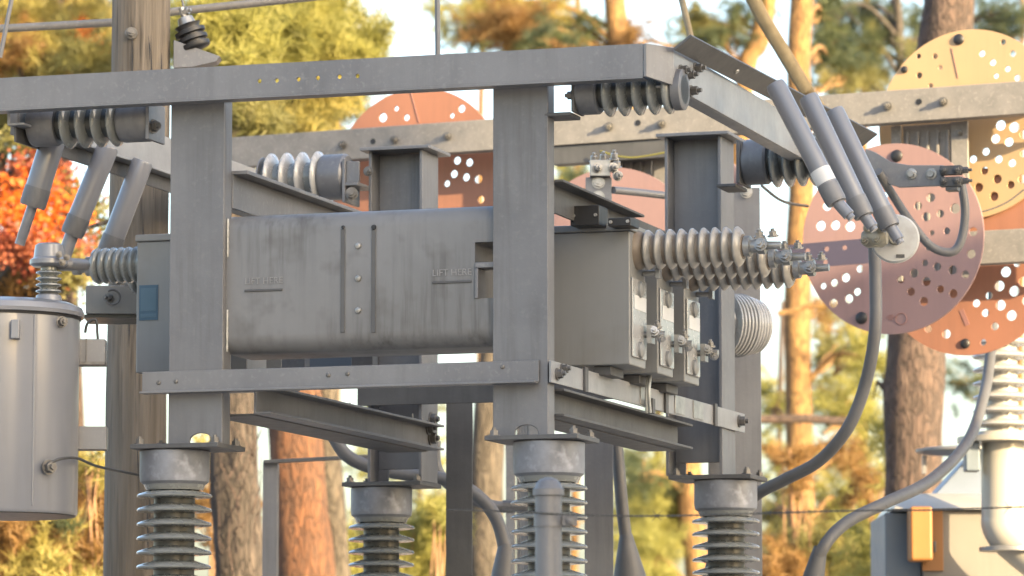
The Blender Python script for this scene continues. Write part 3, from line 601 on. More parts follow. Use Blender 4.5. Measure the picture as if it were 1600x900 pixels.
# flat terminal arm
ta = empty('conductor_blade', wy(1440, 272, 15.5), 'flat aluminium terminal arm with clamp sticking out over the big pink disc', 'terminal')
vA = (A.M.inverted() @ wy(1440, 272, 15.5)).y
pts = [(1352,232),(1368,238),(1392,253),(1420,258),(1475,258),(1475,290),(1405,293),(1382,285),(1352,262)]
m = MB(A.M); poly = [A.fv(x, y, vA) for x, y in pts]; m.prism(poly, 'y', vA, vA+.014); m.build('blade', M['alu'], ta, .002)
m = MB(A.M)
for px in (1424, 1455): u_, z_ = A.fv(px, 272, vA); m.lathe((u_, vA-.0005, z_), (0,-1,0), [(0,.022),(.004,.021),(.005,.014),(.016,.012)], 16)
m.build('bolt', M['bright'], ta)
m = MB(A.M); u_, z_ = A.fv(1492, 276, vA); m.box(u_-.05, u_+.03, vA-.035, vA-.001, z_-.04, z_-.004); m.box(u_-.05, u_+.03, vA-.035, vA-.001, z_+.004, z_+.038); m.box(u_-.03, u_+.015, vA-.03, vA+.02, z_-.055, z_-.04)
for dx, dz in ((-.035,-.02),(-.035,.02),(.015,-.02),(.015,.02)): m.bolt((u_+dx, vA-.035, z_+dz), (0,-1,0), .012, .014)
m.bolt((u_+.03, vA-.02, z_+.02), (1,0,0), .012, .022); m.bolt((u_+.03, vA-.02, z_-.02), (1,0,0), .012, .022)
m.build('clamp', M['galv_dark'], ta, .003)

# terminal pad above the right cabinets, with its clamp and conductor
tp = empty('terminal_pad', wy(935, 320, 15.4), 'upright aluminium terminal pad with clamp above the cabinet lid', 'terminal')
a = wy(915, 277, 15.4); b = wy(956, 330, 15.4)
MB().box(a.x, b.x, 15.4, 15.414, b.z-.05, a.z).build('blade', M['alu'], tp, .002)
m = MB()
for px, py in ((935,285),(935,308)): p = wy(px, py, 15.399); m.bolt(p, (0,-1,0), .018, .012)
m.build('bolt', M['bright'], tp)
m = MB(); c = wy(945, 264, 15.39); m.box(c.x-.055, c.x+.02, 15.36, 15.43, c.z-.03, c.z+.03)
for dx, dz in ((-.04,.03),(-.005,.035),(.035,.04),(.045,.01)): m.bolt(c+Vector((dx,0,dz-.005)), (.1*dx,-.3,1), .014, .02)
for dx, dz in ((-.03,0),(.03,.0),(.045,-.03)): m.bolt(c+Vector((dx,-.03,dz)), (.4,-1,0), .015, .02)
m.build('clamp', M['bright'], tp, .003)
m = MB(); m.tube([wy(958,297,15.4), wy(1000,301,15.5), wy(1060,308,15.6)], .014, 12); m.build('conductor', M['galv'], tp)

# ---------------- support posts behind
def hpost(x0, x1, ytop, Y, label, mt='galv', w=None):
    a = wy(x0, 700, Y); b = wy(x1, 700, Y); z = wy(x0, ytop, Y).z; t = empty('support_post', Vector(((a.x+b.x)/2, Y, 0)), label, 'post', 'steel support posts rising from below')
    m = MB(); d = .10; f = .012; m.box(a.x, b.x, Y, Y+f, .02, z); m.box(a.x, b.x, Y+d, Y+d+f, .02, z); m.box((a.x+b.x)/2-.005, (a.x+b.x)/2+.005, Y+f, Y+d, .02, z); m.build('shaft', M[mt], t, .002)
    m = MB(); m.box(a.x-.06, b.x+.06, Y-.06, Y+d+.06, 0, .019); m.build('base_plate', M['galv'], t); return t
hpost(697, 738, 625, 15.6, 'dark support post standing between the rear left column and the right front column', 'galv_dark')
hpost(914, 958, 640, 15.7, 'dark support post just right of the right front column')
t = hpost(1146, 1190, 293, 15.9, 'tall pale support post right of the rear right column')
m = MB(); m.bolt(wy(1166, 300, 15.899), (0,-1,0), .018, .014); m.build('bolt', M['bright'], t)
t = hpost(411, 434, 722, 17.2, 'thin support post with a flat bar on top in front of the orange trunk')
a = wy(412, 722, 17.19); b = wy(600, 712, 17.19); m = MB(); m.bar(a, b, .05, .014); m.build('top_bar', M['galv_dark'], t, .002)
# ribbed drum insulator seen end on
p = wy(1117, 506, 15.3); ax = (A.V*.80 + A.U*.60).normalized(); dr = empty('drum_insulator', p, 'round grey ribbed insulator seen nearly end on beside the tall pale post', 'insulator')
pts = [(0,.02),(0.001,.075),(.01,.085),(.012,.105),(.02,.118)]
m = MB(); m.lathe(p, ax, [(0,.04),(.004,.08),(.03,.09),(.034,.12)] + [(.034+.016*i+o, .117-.004*max(0,i-5)+rr) for i in range(10) for o, rr in ((.002,0),(.010,-.001),(.012,-.007),(.015,-.007))] + [(.2,.09),(.22,.05)], 44); m.build('ribbed_body', M['porc_light'], dr, ang=50)
m = MB(); m.lathe(p-ax*.03, ax, [(0,.03),(.034,.036)], 20); m.build('hub', M['galv'], dr)
m = MB(); m.box(p.x-.02, p.x+.05, p.y+.09, p.y+.16, 0.01, p.z-.10); m.build('stalk', M['galv'], dr)

# ============================================================ LEFT: wooden pole, transformer
wp = empty('wooden_pole', Vector((wy(215, 500, 15.5).x, 15.5, 0)), 'weathered wooden utility pole rising behind the left front column', 'pole')
m = MB(); pts = [wy(213, 1000+i*-75, 15.5) for i in range(0)]; base = Vector((wy(211, 900, 15.5).x-.01, 15.5, 0)); top = wy(225, -250, 15.5)
P_ = [base.lerp(top, i/24) for i in range(25)]; m.tube([p+Vector((.004*noise(p*3), 0, 0)) for p in P_], [.121-.014*i/24 for i in range(25)], 40); m.build('shaft', M['wood'], wp)
m = MB(); p = wy(205, 52, 15.385); m.lathe(p, (0.1,-1,0), [(0,.024),(.004,.022)], 18); m.bolt(p+Vector((0,-.004,0)), (.1,-1,0), .014, .018); m.build('bolt', M['bolt'], wp)
m = MB()
rp = random.Random(3)
for k in range(16):                      # drying checks cut in the wood
    x = rp.uniform(182, 262); y = rp.uniform(0, 850); h = rp.uniform(40, 150); a = wy(x, y, 15.42)
    xc = x-217; dep = 15.5 - math.sqrt(max(.118**2-(xc*15.5/FPX)**2, .0001)) 
    a = wy(x, y, dep-.0005); b = wy(x+rp.uniform(-3,3), y+h, dep-.0005); mid = (a+b)/2
    m.tube([a, mid+Vector((.002,0,0)), b], [.0005, .0028, .0005], 5)
m.build('drying_crack', M['black'], wp)
# bracing conduit crossing behind the pole
br = empty('crossing_conduit', wy(250, 15, 16.0), 'long grey conduit running across behind the top of the wooden pole', 'conduit')
m = MB(); m.tube([wy(-40,47,15.9), wy(178,35,15.9), wy(272,18,15.9), wy(500,-6,15.9), wy(640,-30,15.9)], .0155, 14); m.build('pipe', M['rear_steel'], br)
# bracket with tilted black insulator on the pole
pb = empty('pole_insulator', wy(290, 80, 15.5), 'small black ribbed insulator leaning on its triangular bracket at the pole top', 'insulator')
m = MB(); a = [wy(x, y, 15.46) for x, y in ((271,62),(344,88),(338,96),(300,105),(271,106))]; b = [p+Vector((0,.09,0)) for p in a]; n = len(a); m.add(a+b, [tuple(range(n))[::-1], tuple(range(n,2*n))]+[(i,(i+1)%n,n+(i+1)%n,n+i) for i in range(n)]); m.build('bracket', M['alu'], pb, .002)
p = wy(307, 78, 15.5); d = (wy(291, 34, 15.5)-p).normalized(); m = MB(); m.lathe(p, d, [(0,.03),(.005,.055)]+[(.01+.027*i+o, rr) for i in range(3) for o, rr in ((0,.058),(.014,.058),(.018,.042),(.024,.042))]+[(.10,.05),(.105,.03)], 30); m.build('ribbed_body', M['black'], pb, ang=50)
m = MB(); m.lathe(p+d*.10, d, [(0,.035),(.03,.028),(.035,.012),(.07,.012)], 16); m.bolt(p+d*.15, (1,-.5,.3), .014, .02); m.build('top_clamp', M['bright'], pb)
m = MB(); m.tube([p+d*.15, wy(287, 15, 15.5), wy(280, -30, 15.5)], .004, 8); m.build('tie_wire', M['galv'], pb)

YT = 13.5
tc_ = wy(-2, 640, YT); rT = 125*YT/FPX; zt0 = wy(0, 803, YT-.1).z; zt1 = wy(0, 487, YT-.2).z
tr = empty('pole_transformer', Vector((tc_.x, YT, zt0)), 'round light grey transformer tank at the left edge of the picture', 'transformer')
m = MB(); m.lathe((tc_.x, YT, zt0), (0,0,1), [(0,rT*.985),(.006,rT*.995),(.010,rT),(zt1-zt0,rT)], 64); m.build('body', M['tframe'], tr)
MB().lathe((tc_.x, YT, zt0-.003), (0,0,1), [(0,rT*.97),(.002,rT*.975)], 48).build('underside', M['core'], tr)  # dark colour put in for the shade beneath the tank
m = MB(); m.lathe((tc_.x, YT, zt1+.001), (0,0,1), [(0,rT*1.05),(.012,rT*1.06),(.03,rT*1.03),(.045,rT*.9),(.055,rT*.5),(.058,.02)], 64); m.build('lid', M['tframe'], tr)
m = MB(); m.lathe((tc_.x, YT, zt1-.008), (0,0,1), [(0,rT*1.012),(.0085,rT*1.02)], 64); m.build('gasket', M['black'], tr)
bp = wy(76, 462, YT-.05); m = MB(); m.lathe(bp-Vector((0,0,.02)), (0,0,1), [(0,.045),(.02,.04),(.03,.02)], 24); m.build('bushing_flange', M['tframe'], tr)
bs = MB().lathe(bp, (0,0,1), [(0,.022)]+[(.008+.02*i+o, rr) for i in range(4) for o, rr in ((0,.03),(.004,.042),(.008,.041),(.014,.026))]+[(.092,.026)], 28).build('bushing', M['porc'], tr, ang=50)
cp = wy(88, 400, YT-.05); m = MB(); m.lathe(bp+Vector((0,0,.093)), (0,0,1), [(0,.05),(.008,.062),(.022,.062),(.03,.05),(.07,.045),(.076,.035)], 28); m.build('terminal_cap', M['tframe'], tr)
m = MB(); m.tube([bp+Vector((0,0,.105)), wy(105,412,YT-.02), wy(132,414,YT+.2)], .02, 14); m.build('cap_arm', M['galv'], tr)
m = MB()
for px, py in ((92,398),(104,402),(97,410)): m.bolt(wy(px, py, YT-.11), (.3,-1,0), .008, .01)
m.build('bolt', M['bolt'], tr)
MB().box(tc_.x+rT*.52, tc_.x+rT*.545, YT-rT*.86, YT-rT*.82, zt0+.02, zt1-.01).build('weld_seam', M['tframe'], tr, .002)
a = wy(20, 500, YT-rT-.005); MB().box(a.x-.004, a.x+.022, YT-rT-.02, YT-rT+.02, a.z-.06, a.z).build('lug', M['tframe'], tr, .003)
m = MB(); m.bolt(wy(96, 503, YT-.15), (.5,-1,0), .014, .02); m.build('bolt', M['bolt'], tr)
m = MB(); m.bolt(wy(76, 730, YT-.20), (.6,-1,0), .018, .022); m.build('ground_stud', M['bolt'], tr)
m = MB(); a = wy(118, 532, YT+.1); b = wy(166, 568, YT+.1); m.box(a.x, b.x, YT+.05, YT+.12, b.z, a.z); a = wy(115, 668, YT+.1); b = wy(168, 704, YT+.1); m.box(a.x, b.x, YT+.05, YT+.12, b.z, a.z); m.build('mounting_bracket', M['alu'], tr, .002)
m = MB(); a = wy(134, 560, YT+.045); m.box(a.x-.001, a.x+.003, YT+.044, YT+.0495, a.z-.02, a.z+.065); a = wy(113, 567, YT+.1); b = wy(166, 572, YT+.1); m.box(a.x, b.x, YT+.04, YT+.13, b.z, a.z-.0015); m.build('bracket_strap', M['bolt'], tr)
m = MB(); m.tube(bez([wy(78,724,YT-.22), wy(95,717,YT-.2), wy(120,716,YT-.1), wy(150,728,YT+.1), wy(190,737,YT+.5), wy(216,742,YT+.6)], 6), .0045, 8); o = m.build('ground_lead', M['wire'], None); tag(o, 'thin dark ground lead from the round transformer to the post insulator', 'wire')
m = MB(); m.tube(bez([wy(133,520,YT+.2), wy(137,505,YT+.2), wy(150,500,YT+.2), wy(152,520,YT+.2), wy(153,532,YT+.2)], 6), .0045, 8); o = m.build('looped_lead', M['wire'], None); tag(o, 'short black looped lead between the transformer lid and the grey box', 'wire')
# grey box with ring bolt behind the sticker cabinet
gb = empty('mounting_box', wy(172, 468, 14.6), 'grey steel mounting box with a ring bolt beside the blue sticker', 'box')
a = wy(134, 446, 14.6); b = wy(222, 490, 14.6); MB().box(a.x, b.x, 14.6, 14.8, b.z, a.z).build('body', M['paint'], gb, .003)
MB().box(a.x-.01, b.x, 14.62, 14.85, b.z-.012, b.z-.001).build('shelf', M['core'], gb)
p = wy(176, 465, 14.58); m = MB(); m.tube([p+Vector((.026*math.cos(t), -.01, .026*math.sin(t))) for t in [R(-140+i*14) for i in range(20)]], .004, 8); m.bolt(p+Vector((-.012,.018,0)), (-.5,-1,0), .013, .02); m.build('ring_bolt', M['bolt'], gb)
# dark tank top at the bottom left
lt = wy(135, 900, 15.0); m = MB(); m.lathe((lt.x, 15.0, wy(135,925,15.0).z-1.9), (0,0,1), [(0,.06),(1.84,.075),(1.88,.07),(1.93,.05),(1.955,.02)], 28); o = m.build('short_bollard', M['galv_dark'], None); tag(o, 'rounded grey post top low at left beside the wooden pole', 'post')
# ============================================================ REAR RACK, DISCS
rr_ = empty('rear_rack', B.P(0, 0, 0), 'long weathered bolted beam and posts crossing behind the frame, carrying the discs', 'frame')
zt = (B.fv(500, 204.5, 0)[1]+B.fv(1400, 141, 0)[1])/2; zb = (B.fv(500, 254, 0)[1]+B.fv(1400, 189.5, 0)[1])/2
ua = B.fv(330, 200, 0)[0]; ub = B.fv(1720, 150, 0)[0]
m = MB(B.M); m.box(ua, ub, 0, .01, zb, zt); m.box(ua, ub, .0105, .08, zt-.01, zt-.001); m.box(ua, ub, .0105, .08, zb+.001, zb+.01); m.build('long_beam', M['rear_steel'], rr_, .003)
m = MB(B.M); mh = MB(B.M)
for px, py in ((536,227),(617,219),(952,198),(1034,194),(1387,166),(1474,159),(700,213)): u_, z_ = B.fv(px, py, 0); m.bolt((u_, -.001, z_), (0,-1,0), .015, .02)
for px, py in ((583,221),(997,192),(1436,159)): u_, z_ = B.fv(px, py, 0); mh.lathe((u_, -.0012, z_), (0,-1,0), [(0,.0135),(.001,.0135)], 14)
m.build('bolt', M['bolt'], rr_); mh.build('bolt_hole', M['black'], rr_)
def rcol(x0, x1, ytop, v, ylow=440):
    a, z = B.fv(x0, ytop, v); b, _ = B.fv(x1, ytop, v); m = MB(B.M); zl = B.fv(x0, ylow, v)[1]; m.box(a, a+.045, v, v+.012, zl, z); m.box(b-.075, b, v-.002, v+.012, zl, z)
    m.box(a+.045, b-.075, v+.03, v+.04, zl, z); 
    for k in range(5): uu = a+.045+(b-.075-a-.045)*(k+.5)/5; m.box(uu-.006, uu+.006, v+.015, v+.0295, zl, z-.03)
    m.build('column', M['rear_steel'], rr_, .002)
    m = MB(B.M)
    for y in (.05, .22): m.bolt((b-.035, v-.003, z-y), (0,-1,0), .012, .016)
    m.build('bolt', M['bolt'], rr_)
rcol(1392, 1512, 197, .10); rcol(930, 1046, 232, .10, 560); rcol(790, 850, 262, .12, 1300)
z1_, z0_ = B.fv(1560, 359, .05)[1], B.fv(1560, 411, .05)[1]
m = MB(B.M); ua = B.fv(1500, 380, .05)[0]; m.box(ua, ub, .05, .062, z0_, z1_); m.box(ua, ub, .0625, .13, z0_+.001, z0_+.01); m.build('lower_beam', M['rear_steel'], rr_, .003)
m = MB(B.M); 
for x0, x1 in ((860,1060),): a, z = B.fv(x0, 236, .0); b, _ = B.fv(x1, 236, 0); m.box(a, b, .012, .09, z-.06, zb-.002)
m.build('soffit_plate', M['galv_dark'], rr_, .002)
m = MB(); m.tube(bez([B.pv(938,236,-.02), B.pv(962,243,-.03), B.pv(990,246,-.03), B.pv(1030,240,-.03), B.pv(1052,234,-.02)], 6), .004, 6); o = m.build('hanging_vine', M['leaf_lime'], None, kind=None); tag(o, 'thin yellow vine dangling under the rear beam', 'vine')

def disc(c, r, w, holes, label, mt, bolts=(), extra=None, seam=None):
    u0, z0 = B.fv(*c, w); sc = (B.pv(*c, w)-CAM).y/FPX; t = empty('perforated_disc', B.P(u0, w, z0), label, 'disc', 'round perforated discs on the rear rack'); rr = r*sc
    hs = []
    for x, y, h in holes:
        hu, hz = B.fv(x, y, w); hx, hy, hr = hu-u0, hz-z0, h*sc*1.04
        if math.hypot(hx, hy)+hr < rr-.01: hs.append((hx, hy, hr))
    out = [(rr*math.cos(2*math.pi*k/96), rr*math.sin(2*math.pi*k/96)) for k in range(96)]
    T = B.M @ Matrix.Translation((u0, w, z0)) @ Matrix.Rotation(R(90), 4, 'X')
    m = MB(); plate(m, out, hs, .012, T); m.build('plate', M[mt], t, ang=30)
    m = MB(B.M)
    for x, y, h in bolts: hu, hz = B.fv(x, y, w); m.lathe((hu, w-.0065, hz), (0,-1,0), [(0,h*sc),(.004,h*sc*.97),(.010,h*sc*.7),(.012,h*sc*.3)], 18)
    if bolts: m.build('bolt', M['black'], t)
    if seam:
        (x0,y0),(x1,y1) = seam; a = B.M.inverted() @ B.pv(x0,y0,w-.0075); b = B.M.inverted() @ B.pv(x1,y1,w-.0075); m = MB(B.M); m.bar(a, b, .003, .0035, (0,1,0)); m.build('seam', M['discdark'], t)
    m = MB(B.M); m.cyl((u0, w+.0065, z0), (u0, (w+.3 if w < 0 else w+.05), z0), .03, 16); m.build('hub', M['rear_steel'], t)
    return t, u0, z0, rr, sc
D1h = [(1377,237,6.5),(1261,352,7.5),(1283,353,8),(1306,352,7.5),(1329,354,8),(1272,318,7),(1293,322,7.5),(1384,305,5),(1435,322,6.5),(1455,309,7),(1448,339,7),(1470,334,6),(1493,326,8),(1480,361,5.5),(1457,364,4),(1451,387,5),(1518,397,7),(1521,362,7),(1429,427,7),(1465,417,6.5),(1489,422,7),(1446,411,5),(1408,437,6),(1448,440,7),(1509,429,6),(1322,434,7),(1304,442,6),(1344,420,6),(1287,447,5),(1424,456,6.5),(1470,452,6),(1490,459,7),(1444,471,7),(1340,456,6),(1327,467,7),(1303,474,7)]
t, u0, z0, rr, sc = disc((1395,373), 151, -.45, D1h, 'biggest and nearest pinkish perforated disc behind the slanted tubes on the right', 'pink', [(1402,244,10),(1347,497,10)])
m = MB(B.M); eu, ez = B.fv(1385, 496, -.457); m.box(eu, eu+.045, -.4585, -.4565, ez-.003, ez+.003); m.box(eu+.008, eu+.03, -.4585, -.4565, ez+.006, ez+.010); m.box(eu+.008, eu+.03, -.4585, -.4565, ez-.011, ez-.007)
gu, gz = B.fv(1408, 498, -.457); T2 = B.M; m.tube([(gu+.024*math.cos(a), -.4575, gz+.024*math.sin(a)) for a in [2*math.pi*k/24 for k in range(25)]], .0022, 5); m.build('emblem', M['discdark'], t)
D2h = [(1526,474,6),(1540,489,6),(1555,510,6),(1564,477,8),(1581,493,8),(1579,522,8.5),(1546,462,6),(1451,514,6),(1437,525,6),(1479,522,7),(1537,535,5),(1562,447,8),(1585,455,8),(1572,425,8),(1600,440,8),(1590,410,7),(1605,470,8)]
t, u0, z0, rr, sc = disc((1512,408), 149, .23, D2h, 'sunlit orange perforated disc low at the right, partly behind the biggest pink disc', 'disc_lit_orange', [(1509,537,8)])
m = MB(B.M); a = B.M.inverted() @ B.pv(1502,484,.223); b = B.M.inverted() @ B.pv(1512,508,.223); m.bar(a, b, .02, .002, (0,1,0)); m.build('slot_mark', M['discdark'], t)
D3h = [(1462,88,4.5),(1455,134,4),(1470,106,4),(1535,84,5),(1552,98,5),(1590,122,5),(1583,84,5),(1568,66,4.5),(1414,79,4.5),(1436,88,4),(1444,61,5),(1391,104,5),(1437,118,5),(1394,133,4),(1380,130,4),(1557,119,4),(1575,108,4.5),(1521,249,6),(1541,237,6),(1561,249,6),(1582,255,6),(1559,280,7),(1580,289,6),(1530,293,7),(1554,307,7),(1539,267,6),(1576,320,7),(1564,196,8),(1585,199,8),(1556,217,7),(1577,222,7),(1600,210,7),(1598,280,7),(1600,240,6)]
disc((1515,194), 151, .21, D3h, 'sunlit yellow perforated disc at the top right corner behind the rear beam', 'disc_lit_yellow', [(1499,62,9),(1414,109,6)], seam=((1487,75),(1497,122)))
D4h = [(575,150,6),(624,148,6),(595,157,5),(554,172,6),(577,177,6),(599,184,7),(620,170,4),(636,184,5),(707,181,4),(722,170,6),(742,165,6),(541,199,5),(715,251,6),(734,254,6),(710,272,6),(729,277,6),(748,280,7),(699,287,5),(752,312,6),(745,394,7),(765,392,7)]
disc((652,286), 151, .21, D4h, 'sunlit orange perforated disc rising behind the beams above the long tank', 'disc_lit_orange', seam=((641,140),(655,192)))
disc((955,410), 150, -.06, [(894,280,7),(915,300,6),(900,320,6),(1010,380,6)], 'rose coloured disc behind the upright terminal pad in the middle', 'pink')
disc((1105,300), 62, .5, [(1142,243,7),(1145,290,5),(1146,320,4)], 'small mauve perforated disc showing beside the rear right column', 'mauve')
# dark perforated bar in front of the big disc
m = MB(); T = B.M @ Matrix.Translation((0, -.8, 0)) @ Matrix.Rotation(R(90), 4, 'X')
q = [B.fv(*p, -.8) for p in ((1195,386),(1372,371),(1372,410),(1195,424))]
hs = [(*B.fv(x, y, -.8), .011) for x, y in ((1262,392),(1292,389),(1320,387),(1290,410),(1262,413))]
plate(m, q[::-1], hs, .006, T); o = m.build('perforated_bar', M['mauve'], None); tag(o, 'dark perforated flat bar passing in front of the big pink disc', 'bar')

# ---------------- lit equipment at the lower right
YQ = 19.6
pc = empty('equipment_cabinet', Vector((wy(1500, 900, YQ).x, YQ, 0)), 'beige cabinet with blue grey end panel at the lower right', 'cabinet')
a = wy(1441, 797, YQ); b = wy(1760, 797, YQ); MB().box(a.x, b.x, YQ, YQ+.9, .2, a.z).build('body', M['beige'], pc, .006)
a2 = wy(1384, 800, YQ); MB().box(a2.x, a.x-.002, YQ+.05, YQ+.85, .2, a2.z).build('end_panel', M['bluegrey'], pc, .006)
l1 = wy(1400, 796, YQ-.05); l2 = wy(1545, 770, YQ+.05)
m = MB(); w0 = wy(1396, 796, YQ-.06); w1 = wy(1800, 796, YQ-.06); zt = wy(1450, 771, YQ+.1).z; m.hexa([(w0.x,YQ-.06,w0.z+.002),(w1.x,YQ-.06,w0.z+.002),(w1.x,YQ+.95,w0.z+.002),(w0.x,YQ+.95,w0.z+.002)], [(w0.x+.05,YQ+.1,zt),(w1.x,YQ+.1,zt),(w1.x,YQ+.8,zt),(w0.x+.05,YQ+.8,zt)]); m.build('sloped_lid', M['cream'], pc, .004)
ob = empty('orange_box', wy(1450, 890, YQ-.1), 'small orange box with rounded corners on the side of the beige cabinet', 'box')
a = wy(1422, 791, YQ-.2); b = wy(1458, 876, YQ-.2); MB().box(a.x, b.x, YQ-.2, YQ-.03, b.z, a.z).build('cover', M['orangebox'], ob, .014, seg=3)
a = wy(1440, 793, YQ-.02); b = wy(1474, 892, YQ-.02); MB().box(a.x, b.x, YQ-.028, YQ-.002, b.z, a.z).build('back_plate', M['orangebox'], ob, .002)
m = MB(); p = wy(1459, 853, YQ-.03); m.box(p.x-.006, p.x+.006, YQ-.08, YQ-.029, p.z-.03, p.z+.02); m.build('latch', M['bolt'], ob, .002)
rf = empty('blue_tank', wy(1500, 740, YQ+1.3), 'pale blue sloping transformer housing behind the cream pipe', 'tank')
m = MB(); pl = [(1462,772),(1560,772),(1560,712),(1520,708)]; a = [wy(x, y, YQ+1.2) for x, y in pl]; b = [p+Vector((0,.6,0)) for p in a]; m.add(a+b, [(0,1,2,3),(7,6,5,4)]+[(i,(i+1)%4,4+(i+1)%4,4+i) for i in range(4)]); m.build('housing', M['paleblue'], rf, .004)
a = wy(1445, 771, YQ+1.15); b = wy(1640, 771, YQ+1.15); MB().box(a.x, b.x, YQ+1.15, YQ+1.9, .1, a.z-.001).build('base', M['bluegrey'], rf)
m = MB(); p = wy(1505, 712, YQ+1.15); m.lathe(p, (0,0,1), [(0,.02),(.01,.20),(.018,.235),(.03,.235),(.036,.2),(.05,.05)], 40); a = wy(1440,725,YQ+1.15); m.box(a.x, a.x+.02, YQ+1.1, YQ+1.14, a.z-.05, a.z+.04); m.build('hatch', M['alu'], rf)
pp = empty('cream_bushing', wy(1565, 690, YQ-.35), 'tall sunlit cream bushing pipe with a ribbed insulator on top at the right edge', 'bushing')
p0 = wy(1567, 820, YQ-.35); p1 = wy(1567, 692, YQ-.35); s_ = YQ/FPX
m = MB(); m.cyl(p0, p1, 33*s_, 36); m.build('pipe', M['cream'], pp)
m = MB(); m.tube(bez([p0+Vector((0,0,.02)), p0, p0+Vector((.03,-.01,-.05)), p0+Vector((.13,-.03,-.14)), p0+Vector((.22,-.03,-.20))], 6), 33*s_*1.0, 32); m.build('elbow', M['cream'], pp)
m = MB(); m.lathe(p1, (0,0,1), [(0,33*s_),(.001,70*s_),(.025,70*s_),(.028,45*s_),(.05,40*s_)], 44); m.build('flange', M['cream'], pp)
m = MB(); p = wy(1578, 862, YQ-.4); m.lathe(p, (.0,0,1), [(0,.02),(.002,.14),(.02,.14),(.025,.1)], 36); m.build('lower_flange', M['alu'], pp)
a = wy(1536, 735, YQ-.5); MB().box(a.x-.075, a.x-.005, YQ-.45, YQ-.35, a.z-.0, p1.z-.001).build('dark_bracket', M['bluegrey'], pp, .01)
m = MB(); z0_ = wy(1566, 680, YQ-.35).z; L = wy(1566, 540, YQ-.35).z-z0_; m.lathe((p1.x, p1.y, p1.z+.05), (0,0,1), [(0,.075),(L+.0,.07)], 24); m.build('insulator_core', M['porc_light'], pp)
f = None
for k in range(7):
    if f is None: f = MB().lathe((p1.x, p1.y, p1.z+.075), (0,0,1), [(-.004,.076),(0,.13),(.006,.138),(.012,.134),(.03,.085),(.034,.076)], 36).build('shed', M['porc_light'], pp, ang=60)
    else: copy_part(f, pp, Vector((0,0,.063*k)))

# ---------------- thin rods and wires at the top
def rod(label, pts, r, mt='galv', name='rod', cat='rod', smooth_=False):
    m = MB(); m.tube(bez(pts, 8) if smooth_ else pts, r, 10); return tag(m.build(name, M[mt], None), label, cat)
rod('thin upright grey rod rising behind the front beam left of centre', [wy(683,-30,14.6), wy(684,60,14.6), wy(684,116,14.6)], .0095)
rod('thin pale wire slanting down to the top of the outrigger angle', [wy(1060,-20,16.4), wy(1068,10,16.2), wy(1081,66,16)], .013, 'rope', 'guy_wire', 'wire')
rod('thick pale rope slanting down behind the tubes at the top right', [wy(1165,-25,17), wy(1190,25,17), wy(1258,138,17), wy(1290,185,17.4)], .030, 'rope', 'guy_strand', 'wire')
rod('thin dark wire crossing the white gap beside the rear side insulator', [wy(1190,290,16.5), wy(1215,310,16.6), wy(1235,318,16.8), wy(1262,322,17)], .006, 'wire', 'thin_wire', 'wire', True)
rod('thin brown twig of wire in front of the yellow disc at right', [wy(1515,334,17.2), wy(1545,328,17.2), wy(1575,315,17.2), wy(1600,296,17.2)], .0035, 'wire', 'bent_wire', 'wire', True)
rod('faint slanting wire at the far top left corner', [wy(22,-20,15), wy(10,40,15), wy(0,90,15)], .008, 'galv', 'slack_wire', 'wire')

# ---------------- fence post and barbed wire, nearer than the rack
YF = 10.6
fp = empty('fence_post', Vector((wy(857, 900, YF).x, YF, 0)), 'round grey fence post with domed cap and wire clamp in front of the rack', 'post')
x = wy(857, 800, YF).x; zt = wy(857, 768, YF).z; s_ = YF/FPX
MB().lathe((x, YF, 0), (0,0,1), [(0, 21*s_),(zt-.01, 21*s_)], 32).build('pipe', M['galv'], fp)
MB().lathe((x, YF, zt-.012), (0,0,1), [(0,22.5*s_),(.002,24.5*s_),(.018,24.5*s_),(.022,22*s_),(.034,19*s_),(.043,13*s_),(.048,5*s_)], 32).build('domed_cap', M['galv'], fp)
zc = wy(857, 823, YF).z; m = MB(); m.lathe((x, YF, zc), (0,0,1), [(0,23*s_),(.034,23*s_)], 32); m.box(x+.035, x+.072, YF-.016, YF+.012, zc+.002, zc+.03); m.bolt((x+.055, YF-.016, zc+.016), (0,-1,0), .010, .012); m.build('band_clamp', M['galv'], fp)
bw = empty('barbed_wire', wy(1240, 798, YF), 'dark strand of barbed wire stretched low across the right half in front of everything', 'wire')
def strand(pts):
    c = bez(pts, 14); m = MB()
    for ph in (0, math.pi):
        q = []; d = 0
        for i in range(len(c)-1):
            for k in range(4):
                p = c[i].lerp(c[i+1], k/4); q.append(p+Vector((0, .0016*math.cos(ph+len(q)*.9), .0016*math.sin(ph+len(q)*.9))))
        m.tube(q, .0013, 5)
    m.build('strand', M['wire'], bw); 
strand([wy(*p, YF-.04) for p in ((700,797),(790,799),(915,805),(1040,806),(1190,802),(1330,798),(1450,797),(1570,793),(1680,790))])
bp_ = [wy(x, y, YF-.04) for x, y in ((797,799),(1026,806),(1200,801.5),(1390,797.5),(1577,793))]
for p in bp_:
    m = MB(); m.tube([p+Vector((.004*math.sin(k*.8)*0+.0015*(k-6), .0028*math.cos(k*1.3), .0028*math.sin(k*1.3))) for k in range(13)], .0011, 5)
    for dx, dz in ((-.014,-.016),(.016,.014),(-.010,.015),(.013,-.012)): m.tube([p, p+Vector((dx,.003,dz))], [.0012,.0004], 5)
    m.build('barb', M['wire'], bw)
rod('grey pipe end joining the fence post from the left', [wy(785,790,YF+4.2), wy(840,792,YF+4.2)], .02, 'galv', 'pipe_stub', 'pipe')

